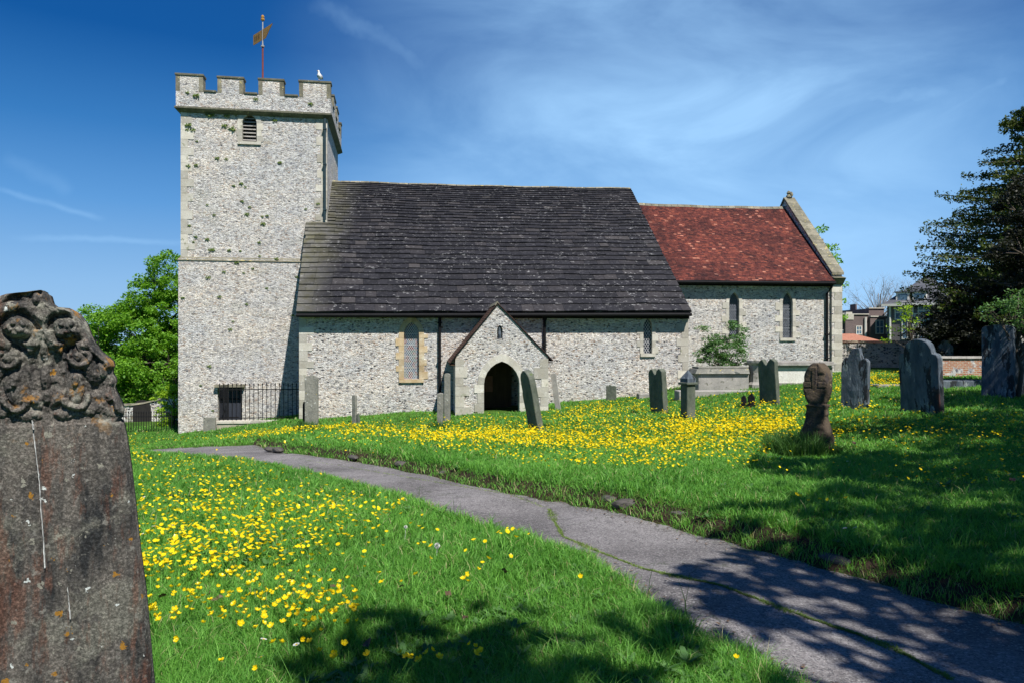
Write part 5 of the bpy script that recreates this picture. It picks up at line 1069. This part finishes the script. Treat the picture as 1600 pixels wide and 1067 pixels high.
# verges: longer tufts along the path edge
k = rng.integers(0, len(PATH) - 1, 9000); f = rng.uniform(0, 1, 9000)[:, None]; q = PATH[k] * (1 - f) + PATH[k + 1] * f + rng.normal(size=(9000, 2)) * .05; ok = (q[:, 1] > 2.5) & (q[:, 1] < 26); q = q[ok]; n = len(q)
parts.append(blades(q[:, 0], q[:, 1], Gfull(q[:, 0], q[:, 1]) , rng.uniform(.04, .12, n), np.maximum(.004, .0009 * q[:, 1]), rng.uniform(.3, 1.1, n), np.where(rng.uniform(0, 1, n) < .16, 1., rng.uniform(.2, .95, n))))
nt = 5200; Dt = 2.8 * (24 / 2.8) ** rng.uniform(0, 1, nt); Xt = Dt * rng.uniform(-.8, .8, nt); okt = (path_sd(Xt, Dt) > .05) & ~occupied(Xt, Dt) & (patchn(Xt, Dt, .9, 5.) > rng.uniform(.1, .8, nt)); Xt, Dt = Xt[okt], Dt[okt]; nb_ = 16; Xb = np.repeat(Xt, nb_) + rng.normal(size=len(Xt) * nb_) * .03; Db = np.repeat(Dt, nb_) + rng.normal(size=len(Xt) * nb_) * .03; n = len(Xb)
parts.append(blades(Xb, Db, Gfull(Xb, Db), np.repeat(rng.uniform(.09, .19, len(Xt)), nb_) * rng.uniform(.5, 1.1, n), np.maximum(.0038, .0011 * Db), rng.uniform(.3, 1.1, n), np.where(rng.uniform(0, 1, n) < .07, 1., np.clip(np.repeat(rng.uniform(.1, .9, len(Xt)), nb_) + rng.normal(size=n) * .12, 0, .95))))
joinm('meadow_grass', parts, L_grass, 'short green meadow grass covering the churchyard', 'grass')
def flatleaves(n_r, per, lr, lw, dmin, dmax, near_edge=False):
    if near_edge:
        k = rng.integers(0, len(PATH) - 1, n_r); f = rng.uniform(0, 1, n_r)[:, None]; q = PATH[k] * (1 - f) + PATH[k + 1] * f + rng.normal(size=(n_r, 2)) * .13; X, D = q[:, 0], q[:, 1]; ok = (D > 2.5) & (D < 24)
    else:
        D = dmin * (dmax / dmin) ** rng.uniform(0, 1, n_r); X = D * rng.uniform(-.78, .78, n_r); ok = (path_sd(X, D) > .08) & ~occupied(X, D) & (patchn(X, D, 1.7, 8.) > rng.uniform(.25, .8, n_r))
    X, D = X[ok], D[ok]; n = len(X); sc_ = rng.uniform(.6, 1.3, n); X = np.repeat(X, per); D = np.repeat(D, per); sc_ = np.repeat(sc_, per); m = len(X); a = rng.uniform(0, 2 * np.pi, m); sd_ = path_sd(X, D); z = np.where(sd_ > 0, Gfull(X, D, sd_), G0(X, D) - .03); L = lr * sc_ * rng.uniform(.6, 1.1, m); W = lw * sc_; el = rng.uniform(.1, .75, m) if not near_edge else rng.uniform(-.1, .3, m)
    ca, sa = np.cos(a), np.sin(a); o = np.stack([X, D, z + (.015 if not near_edge else .006)], 1); d = np.stack([ca, sa, el], 1) * L[:, None]; s_ = np.stack([-sa, ca, 0 * ca], 1) * W[:, None] / 2; dr = np.zeros((m, 3)); dr[:, 2] = -L * .25 * el
    V = np.stack([o, o + d * .35 + s_, o + d * .75 + s_ * .8, o + d + dr, o + d * .75 - s_ * .8, o + d * .35 - s_], 1).reshape(-1, 3); k = np.arange(m)[:, None] * 6; return V, np.full(m, 6), (k + np.arange(6)).ravel(), rng.uniform(0, 1, m)
joinm('broadleaf_weeds', [flatleaves(1700, 7, .055, .02, 2.8, 14), flatleaves(260, 6, .075, .03, 3.2, 12)], L_shrub, 'low broad leaved weeds scattered through the churchyard grass', 'weeds')
joinm('leaf_litter', [flatleaves(2600, 1, .028, .016, 0, 0, True)], L_dry, 'small brown leaf scraps and bark littering the path edges', 'leaf litter')
# moss and grass in the crack of the path
cl = [(858, 790), (868, 812), (880, 832), (930, 853), (1000, 880), (1060, 893), (1130, 908), (1200, 934), (1290, 966), (1350, 985), (1420, 1015), (1500, 1060)]; cw = [ray_ground(*p) for p in dense(cl, 6)]; cw = np.array(cw)
k = rng.integers(0, len(cw) - 1, 9000); f = rng.uniform(0, 1, 9000)[:, None]; q = cw[k] * (1 - f) + cw[k + 1] * f; wv = .004 + .018 * np.clip(np.sin(k * .7) * np.sin(k * .23 + 1) + .25, 0, 1); q = q + rng.normal(size=q.shape) * wv[:, None]; n = len(q)
cm = blades(q[:, 0], q[:, 1], G0(q[:, 0], q[:, 1]) - .032, rng.uniform(.008, .026, n), np.full(n, .007), rng.uniform(.3, 1.2, n), rng.uniform(.1, .8, n))
cl2 = [(455, 712), (600, 735), (700, 752), (800, 768), (858, 790)]; cw2 = np.array([ray_ground(*p) for p in dense(cl2, 8)]); k = rng.integers(0, len(cw2) - 1, 1500); f = rng.uniform(0, 1, 1500)[:, None]; q = cw2[k] * (1 - f) + cw2[k + 1] * f + rng.normal(size=(1500, 2)) * .02; n = len(q)
cm2 = blades(q[:, 0], q[:, 1], G0(q[:, 0], q[:, 1]) - .032, rng.uniform(.006, .02, n), np.full(n, .010), rng.uniform(.3, 1.2, n), rng.uniform(.5, 1, n))
joinm('crack_grass', [cm, cm2], L_moss, 'thin line of moss and grass in the cracks of the path', 'moss')
# individual coarse tufts
def gtuft(px, py, n, r, h, label, mat=L_tuft, D=None, w=.012, cat='grass tuft', tilt=.8):
    x, y, z = P(px, py); a = rng.uniform(0, 2 * np.pi, n); rr_ = r * rng.uniform(0, 1, n) ** .5; X = rr_ * np.cos(a); Y = rr_ * np.sin(a); v, fn, ix, ti = blades(X, Y, np.zeros(n) - .03, h * rng.uniform(.5, 1.1, n), np.full(n, w), rng.uniform(.1, tilt, n), rng.uniform(0, 1, n))
    o = link('grass_tuft', npmesh('grass_tuft', v, fn, ix, ti), mat); o.location = (x, y, z); tag(o, label, cat); return o
gtuft(478, 676, 420, .38, .42, 'rounded dark green tussock below the nave corner', w=.016)
gtuft(686, 670, 260, .35, .32, 'dark grass tuft around the foot of the short pale post', w=.016)
gtuft(1240, 714, 1300, .45, .52, 'rank weeds and tall grass left of the wheel cross stone', w=.012)
gtuft(1292, 712, 260, .22, .28, 'grass tuft at the right foot of the wheel cross stone')
gtuft(850, 672, 160, .15, .28, 'grass at the foot of the leaning mossy headstone', w=.014)
gtuft(1466, 646, 200, .2, .26, 'grass at the right foot of the large round topped headstone', w=.014)
gtuft(1100, 610, 260, .5, .4, 'straggly grass and weeds beside the low stepped tomb', w=.016)
for px, py, lb in ((657, 770, 'thin tall grass stalk standing at the left edge of the path'), (715, 800, 'pair of wiry grass stalks over the lower path edge'), (1072, 968, 'tall fresh grass stalk by the shaded path edge'), (1005, 935, 'short grass stalk at the dark curve of the path edge')): gtuft(px, py + 12, 5, .03, .32, lb, w=.006, tilt=.35)

# ------------------------------------------------------------------ buttercups
def density_region(poly, n):
    out = []; xs_ = [p[0] for p in poly]; ys_ = [p[1] for p in poly]
    while len(out) < n:
        x, y = random.uniform(min(xs_), max(xs_)), random.uniform(min(ys_), max(ys_)); ins = False; j = len(poly) - 1
        for i in range(len(poly)):
            if (poly[i][1] > y) != (poly[j][1] > y) and x < (poly[j][0] - poly[i][0]) * (y - poly[i][1]) / (poly[j][1] - poly[i][1]) + poly[i][0]: ins = not ins
            j = i
        if ins: out.append((x, y))
    return out
random.seed(99)
regs = [([(430, 690), (700, 700), (1160, 700), (1050, 752), (860, 742), (640, 708)], 560), ([(700, 700), (1240, 690), (1180, 730), (900, 730)], 330), ([(1290, 640), (1600, 640), (1600, 700), (1290, 690)], 260), ([(205, 720), (330, 725), (640, 785), (520, 870), (215, 900)], 600), ([(215, 860), (480, 870), (560, 960), (450, 1000), (240, 980)], 130), ([(1250, 600), (1420, 600), (1420, 650), (1250, 655)], 150), ([(1290, 700), (1600, 690), (1600, 780), (1300, 760)], 100), ([(640, 655), (1240, 640), (1245, 695), (860, 705)], 700), ([(340, 676), (700, 655), (1000, 640), (1240, 615), (1240, 690), (860, 705), (500, 690)], 1300),([(205, 725), (330, 725), (470, 760), (640, 785), (560, 800), (420, 812), (205, 800)], 330), ([(205, 790), (420, 800), (520, 830), (500, 860), (380, 880), (215, 890)], 230), ([(215, 880), (420, 870), (545, 900), (560, 945), (470, 970), (230, 980)], 95),
        ([(370, 925), (520, 930), (590, 965), (560, 985), (430, 1000), (370, 975)], 60), ([(250, 980), (520, 990), (700, 1060), (250, 1060)], 12), ([(560, 800), (800, 835), (850, 880), (700, 930), (560, 930)], 36), ([(690, 1010), (760, 1015), (760, 1040), (620, 1045), (615, 1025)], 11), ([(760, 830), (830, 830), (825, 850), (760, 848)], 7),
        ([(205, 705), (260, 715), (240, 730), (205, 730)], 60), ([(260, 715), (380, 722), (420, 736), (280, 726)], 50), ([(200, 683), (340, 683), (330, 691), (200, 698)], 90),
        ([(345, 680), (470, 668), (560, 662), (560, 672), (430, 686), (345, 690)], 520), ([(500, 662), (700, 652), (840, 650), (860, 690), (700, 700), (520, 690)], 950), ([(560, 680), (760, 672), (1000, 680), (1180, 700), (900, 712), (700, 715)], 800),
        ([(640, 672), (860, 668), (1060, 660), (1240, 655), (1245, 690), (1060, 700), (880, 705), (700, 700)], 1500), ([(850, 645), (930, 628), (1010, 622), (1000, 640), (900, 655)], 420), ([(1040, 655), (1240, 648), (1250, 672), (1060, 680)], 900), ([(860, 640), (1250, 606), (1250, 650), (860, 665)], 520),
        ([(1290, 655), (1540, 655), (1540, 675), (1290, 680)], 260), ([(1230, 610), (1320, 600), (1320, 640), (1230, 650)], 130), ([(1350, 582), (1412, 580), (1412, 603), (1350, 604)], 480), ([(1300, 585), (1352, 585), (1352, 610), (1300, 612)], 160), ([(1500, 640), (1600, 640), (1600, 720), (1500, 700)], 120), ([(1290, 680), (1600, 680), (1600, 760), (1290, 740)], 70), ([(1120, 700), (1260, 700), (1240, 760), (1120, 740)], 50), ([(1240, 795), (1330, 795), (1330, 812), (1240, 812)], 7), ([(1565, 830), (1600, 830), (1600, 845)], 3), ([(1145, 1040), (1165, 1040), (1160, 1050)], 1), ([(900, 905), (915, 905), (912, 915)], 1), ([(395, 690), (520, 690), (640, 722), (500, 712)], 130)]
fl = []
for poly, n in regs:
    pts_ = density_region(poly, n)
    cen = [random.choice(pts_) for _ in range(max(1, n // 9))]
    for k, (px, py) in enumerate(pts_):
        if random.random() < .5 and n > 40:
            c_ = random.choice(cen); sg = max(3, (py - 600) * .05); px, py = random.gauss(c_[0], sg * 2.4), random.gauss(c_[1], sg)
        hgt = random.uniform(.10, .19); x, y = ray_ground(px, py + hgt * 3 / max(.1, 1) * 0)
        # aim so that the flower head, not its foot, sits in the region
        dD = y; x, y = ray_ground(px, py + hgt * FPX / dD)
        if path_sd([x], [y])[0] < .04 or y > 45: continue
        if occupied(np.array([x]), np.array([y]))[0]: continue
        fl.append((x, y, hgt))
fl.sort(key=lambda q: q[1])
def flower_mesh(seed):
    r = random.Random(seed); mb = MB(); R_ = .0165; mats = []
    for k in range(5):
        a = 2 * math.pi * k / 5 + r.uniform(-.1, .1); c, s = math.cos(a), math.sin(a); px_, py_ = -s, c; rise = r.uniform(.45, .75)
        P3 = lambda rad, side, z: (c * rad + px_ * side, s * rad + py_ * side, z)
        mb.add([P3(.002, 0, 0), P3(R_ * .6, -R_ * .48, R_ * .42 * rise), P3(R_ * 1.05, -R_ * .42, R_ * rise), P3(R_ * 1.15, 0, R_ * rise * 1.1), P3(R_ * 1.05, R_ * .42, R_ * rise), P3(R_ * .6, R_ * .48, R_ * .42 * rise), P3(R_ * .6, 0, R_ * .25 * rise)], [(0, 1, 6), (0, 6, 5), (1, 2, 3, 6), (6, 3, 4, 5)], r.random())
    n1 = len(mb.f); mb.lathe((0, 0, .001), [(.004, 0), (.0045, .004), (.001, .006)], 6); nf = len(mb.f)
    pts = [(r.uniform(-.02, .02), r.uniform(-.02, .02), -.2), (r.uniform(-.01, .01), r.uniform(-.01, .01), -.1), (0, 0, 0)]; mb.tube(pts, [.0018, .0014, .0012], 4)
    me = bpy.data.meshes.new('buttercup'); me.from_pydata(mb.v, [], mb.f); a = me.attributes.new('tint', 'FLOAT', 'FACE'); a.data.foreach_set('value', mb.t); me.materials.append(L_yel); me.materials.append(L_grass); mi = [0] * nf + [1] * (len(mb.f) - nf); me.polygons.foreach_set('material_index', mi); return me
fms = [flower_mesh(k) for k in range(6)]
# spread: nearest 300 stand as individual plants
for k, (x, y, h_) in enumerate(fl[:300]):
    o = bpy.data.objects.new('buttercup', fms[k % 6]); COL.objects.link(o); o.location = (x, y, g(x, y) + h_); s = random.uniform(.6, 1.1); o.scale = (s, s, 1); o.rotation_euler = (random.gauss(0, .42), random.gauss(0, .42), random.uniform(0, 6.28))
    tag(o, 'single yellow buttercup on a thin stem in the near grass left of the path', 'flower', 'buttercups in the near grass')
rest = np.array(fl[300:]); n = len(rest); zz_ = Gfull(rest[:, 0], rest[:, 1]) + rest[:, 2]
m = 5; ang_ = np.arange(m) * 2 * np.pi / m; rad = .0165 * rng.uniform(.7, 1.25, n) * np.clip(rest[:, 1] / 11, 1.0, 1.5); C = np.stack([rest[:, 0], rest[:, 1], zz_], 1)
ph = rng.uniform(0, 6.28, n); tl_ = rng.normal(size=(n, 2)) * .35
rx = np.cos(ang_[None] + ph[:, None]) * rad[:, None]; ry = np.sin(ang_[None] + ph[:, None]) * rad[:, None]; rim = np.stack([C[:, 0, None] + rx, C[:, 1, None] + ry, C[:, 2, None] + rad[:, None] * .6 + rx * tl_[:, 0, None] + ry * tl_[:, 1, None]], -1)
V = np.concatenate([C[:, None, :], rim], 1).reshape(-1, 3); kk = np.arange(n)[:, None] * (m + 1); idx = np.concatenate([np.concatenate([kk, kk + 1 + j, kk + 1 + (j + 1) % m], 1) for j in range(m)], 1).ravel(); me = npmesh('buttercups', V, np.full(n * m, 3), idx, np.repeat(rng.uniform(0, 1, n), m))
o = link('buttercups', me, L_yel); tag(o, 'drifts of small yellow buttercups across the far meadow', 'flowers', None, 'stuff')
# daisies, dandelion clock, dry leaves
mb = MB()
for k in range(12): a = 2 * math.pi * k / 12; c, s = math.cos(a), math.sin(a); mb.add([(c * .003, s * .003, 0), (c * .012 - s * .0028, s * .012 + c * .0028, .002), (c * .015, s * .015, .002), (c * .012 + s * .0028, s * .012 - c * .0028, .002)], [(0, 1, 2, 3)])
nf = len(mb.f); mb.lathe((0, 0, 0), [(.004, 0), (.004, .002), (.001, .003)], 6); me = bpy.data.meshes.new('daisy'); me.from_pydata(mb.v, [], mb.f); me.materials.append(L_wh); me.materials.append(L_yel); me.polygons.foreach_set('material_index', [0] * nf + [1] * (len(mb.f) - nf))
for px, py in ((412, 1032), (463, 1042), (408, 1062), (225, 792), (243, 790), (222, 855), (236, 845), (240, 842), (268, 840), (330, 785), (1324, 735), (1338, 730), (1578, 757), (1305, 738), (1204, 727), (1320, 873), (1336, 872)):
    x, y, z = P(px, py); o = bpy.data.objects.new('daisy', me); COL.objects.link(o); o.location = (x, y, z + .085); o.rotation_euler = (random.gauss(0, .3), random.gauss(0, .3), 0); o.scale = (1.2, 1.2, 1.2); tag(o, 'small white daisy low in the churchyard grass', 'flower', 'daisies in the grass')
for k, (px, py, lb) in enumerate(((681, 865, 'fluffy white dandelion seed head in the grass left of the path'), (632, 832, 'second smaller dandelion seed head, above and left of the fluffy one'))):
    x, y, z = P(px, py + 18); mb = MB(); mb.tube([(x, y, z - .02), (x + .01, y, z + .1)], .002, 4); c0 = Vector((x + .01, y, z + .12)); r_ = .022 if k == 0 else .015
    for _ in range(130): d = Vector([random.gauss(0, 1) for _ in range(3)]).normalized(); e = d.orthogonal().normalized() * .0022; mb.add([c0 + d * r_ * .3, c0 + d * r_ + e, c0 + d * r_ - e], [(0, 1, 2)])
    tag(mb.build('dandelion_clock', surf('seed_down', (.5, .5, .48), (.55, .55, .52), 9), fix=False), lb, 'flower')
lm = []
for k in range(3):
    rr = random.Random(k); mb = MB(); N = 9
    ring_ = [(math.cos(2 * math.pi * i / N) * .05 * rr.uniform(.6, 1.1), math.sin(2 * math.pi * i / N) * .035 * rr.uniform(.6, 1.2), rr.uniform(.0, .03)) for i in range(N)]
    mb.add([(0, 0, .004)] + ring_, [(0, i + 1, (i + 1) % N + 1) for i in range(N)]); me = bpy.data.meshes.new('dry_leaf'); me.from_pydata(mb.v, [], mb.f); me.materials.append(L_dry); lm.append(me)
for k, (px, py) in enumerate(((255, 955), (327, 950), (340, 957), (485, 712 + 230), (520, 936), (627, 938), (575, 1032), (727, 988), (787, 912), (548, 893), (1312, 752), (1495, 718), (1488, 745), (1480, 740), (1582, 765), (1575, 757), (1335, 700), (700, 950), (455, 925))):
    x, y, z = P(px, py); o = bpy.data.objects.new('dry_leaf', lm[k % 3]); COL.objects.link(o); o.location = (x, y, z + .06); s = random.uniform(.45, .8) * (1 if y < 8 else 1.4); o.scale = (s, s, s); o.rotation_euler = (random.gauss(0, .4), random.gauss(0, .4), random.uniform(0, 6)); tag(o, 'curled dry brown leaf lying on the grass', 'leaf', 'dry leaves on the grass')
# rubble edging stones at the turf edge of the path
sm = []
for k in range(3):
    rr = random.Random(k + 5); bm = bmesh.new(); bmesh.ops.create_icosphere(bm, subdivisions=2, radius=.1)
    for v in bm.verts: v.co *= rr.uniform(.85, 1.12); v.co.z *= .6; v.co.x *= 1.6
    me = bpy.data.meshes.new('edging_stone'); bm.to_mesh(me); bm.free(); me.materials.append(surf('edging_stone_%s' % 'abc'[k], (.06, .055, .05), (.11, .10, .09), 5, bump=.8)); sm.append(me)
for k, (px, py) in enumerate(((425, 702 + 1), (437, 704), (555, 716), (633, 727), (665, 731), (700, 741), (768, 748), (790, 753), (812, 758), (960, 784), (985, 790), (1030, 800), (1045, 803), (1065, 808), (1180, 840), (1300, 875))):
    x, y = ray_ground(px, py); z = float(G0(x, y)); o = bpy.data.objects.new('edging_stone', sm[k % 3]); COL.objects.link(o); o.location = (x - .02, y - .07, z + .035); s = random.uniform(.6, 1.1); o.scale = (s * 1.3, s, s); o.rotation_euler = (0, 0, random.uniform(-.6, .2) - .4); tag(o, 'rough dark edging stone half buried in turf along the far edge of the path', 'stone', 'rubble edging of the path')

# ------------------------------------------------------------------ world, sun, camera
w = bpy.data.worlds.new('World'); SC.world = w; t = NT('w', world=w)
sky = t.n('ShaderNodeTexSky', {'sky_type': 'NISHITA', 'sun_disc': False, 'sun_elevation': math.asin(SUN.z), 'sun_rotation': math.atan2(SUN.x, SUN.y), 'air_density': 1.0, 'dust_density': .35, 'ozone_density': 3.0, 'altitude': 0})
tc_ = t.n('ShaderNodeTexCoord'); sx = t.n('ShaderNodeSeparateXYZ', Vector=tc_.outputs['Generated'])
zc_ = t.math('MAXIMUM', sx.outputs[2], .02); den = t.math('ADD', zc_, .12); cx_ = t.math('DIVIDE', sx.outputs[0], den); cy_ = t.math('DIVIDE', sx.outputs[1], den); pv = t.n('ShaderNodeCombineXYZ', X=cx_, Y=cy_, Z=0.0)
def cirrus(rot, scl, sc, lo, hi, amp, dist=1.2, loc=(0, 0, 0)):
    m = t.n('ShaderNodeMapping', Vector=pv, Rotation=(0, 0, rot), Scale=scl, Location=loc); return t.math('MULTIPLY', t.ramp(t.noise(m, sc, 5, .5, dist), [(lo, 0.), (hi, 1.)]), amp)
big = cirrus(R(10), (.5, .8, 1), .42, .46, .72, 1., .3, (.8, 0, 0))
c1 = cirrus(R(62), (.35, 1.3, 1), .8, .46, .86, .7, .6); c2 = cirrus(R(-50), (.25, 1.6, 1), .7, .50, .84, .55, .5)
cov = t.math('MINIMUM', t.math('MULTIPLY', big, t.math('ADD', t.math('ADD', c1, c2), .22)), .7)
gr = t.ramp(sx.outputs[2], [(0., (2.2, 3.8, 5.7)), (.07, (1.7, 3.3, 5.5)), (.17, (.72, 2.2, 4.7)), (.26, (.22, 1.3, 3.5)), (.36, (.01, .62, 2.35)), (.6, (.03, .45, 1.8)), (1., (.05, .5, 2.0))])
base = t.mix(.97, sky, gr.outputs[0])
dv = t.n('ShaderNodeVectorMath', {'operation': 'NORMALIZE'}, i0=tc_.outputs['Generated']).outputs[0]
def dirp(px, py): return Vector(((px - CX) / FPX, 1, -(py - CY) / FPX)).normalized()
def dot(v): return t.n('ShaderNodeVectorMath', {'operation': 'DOT_PRODUCT'}, i0=dv, i1=tuple(v)).outputs['Value']
def mr(v, a, b, c=0., d=1., sm='SMOOTHSTEP'): return t.n('ShaderNodeMapRange', {'interpolation_type': sm}, Value=v, From_Min=a, From_Max=b, To_Min=c, To_Max=d).outputs[0]
wisp = t.ramp(t.noise(t.n('ShaderNodeMapping', Vector=dv, Rotation=(0, R(24), 0), Scale=(2.6, 2.6, 6.5)), 1.25, 6, .56, .55), [(.26, .32), (.50, .62), (.74, 1.)])
def cloud(px, py, r_, amp):   # a bank of thin high cloud about one direction of the sky
    m_ = mr(dot(dirp(px, py)), math.cos(r_), 1.0, 0., 1., 'LINEAR'); return t.math('MULTIPLY', t.math('POWER', m_, 1.6), t.math('MULTIPLY', wisp, amp))
cv = t.math('ADD', t.math('ADD', cloud(1040, 280, .56, .92), cloud(1280, 190, .42, .12)), t.math('MULTIPLY', cov, .04))
def streak(a, b, w_, amp):
    A, B = dirp(*a), dirp(*b); n_ = A.cross(B).normalized(); m_ = (A + B).normalized(); half = math.cos(A.angle(B) / 2)
    nd = t.math('ADD', dot(n_), t.math('MULTIPLY', t.math('SUBTRACT', t.noise(dv, 14, 4, .6).outputs[0], .5), w_ * 2.4))
    return t.math('MULTIPLY', t.math('MULTIPLY', mr(t.math('ABSOLUTE', nd), w_, 0.), mr(dot(m_), half, half + (1 - half) * .6)), t.math('MULTIPLY', amp, t.ramp(t.noise(dv, 9, 4, .6), [(.3, .3), (.6, 1.)])))
for q in (((470, 0), (690, 110), .022, .18), ((1080, 165), (1540, 145), .016, .30), ((1440, 200), (1590, 110), .012, .22), ((1190, 248), (1370, 232), .007, .25), ((-20, 290), (170, 345), .006, .22), ((0, 372), (420, 380), .006, .22), ((0, 240), (120, 300), .014, .10), ((850, 290), (890, 230), .012, .2), ((680, 255), (760, 235), .008, .2)): cv = t.math('MAXIMUM', cv, t.math('ADD', t.math('MULTIPLY', streak(*q), .9), t.math('MULTIPLY', cv, .6)))
cc = t.mix(t.math('MINIMUM', cv, .8), base, (2.9, 5.0, 7.5))
bg = t.n('ShaderNodeBackground', Color=cc, Strength=.10); t.n('ShaderNodeOutputWorld', Surface=bg)
sl = bpy.data.lights.new('sun', 'SUN'); sl.energy = 4.6; sl.angle = R(.5); sl.color = (1, .955, .89); so = bpy.data.objects.new('sun', sl); COL.objects.link(so); so.rotation_euler = SUN.to_track_quat('Z', 'Y').to_euler(); so.location = (10, -20, 30)
cam = bpy.data.cameras.new('camera'); co = bpy.data.objects.new('camera', cam); COL.objects.link(co); co.location = (0, 0, EYE); co.rotation_euler = (R(90), 0, 0); cam.sensor_width = 36; cam.lens = 36 * FPX / 1600; cam.clip_end = 3000; cam.clip_start = .05; SC.camera = co
SC.view_settings.view_transform = 'Standard'; SC.view_settings.look = 'None'; SC.view_settings.exposure = 0.6; SC.view_settings.gamma = 1
SC.render.engine = 'CYCLES'
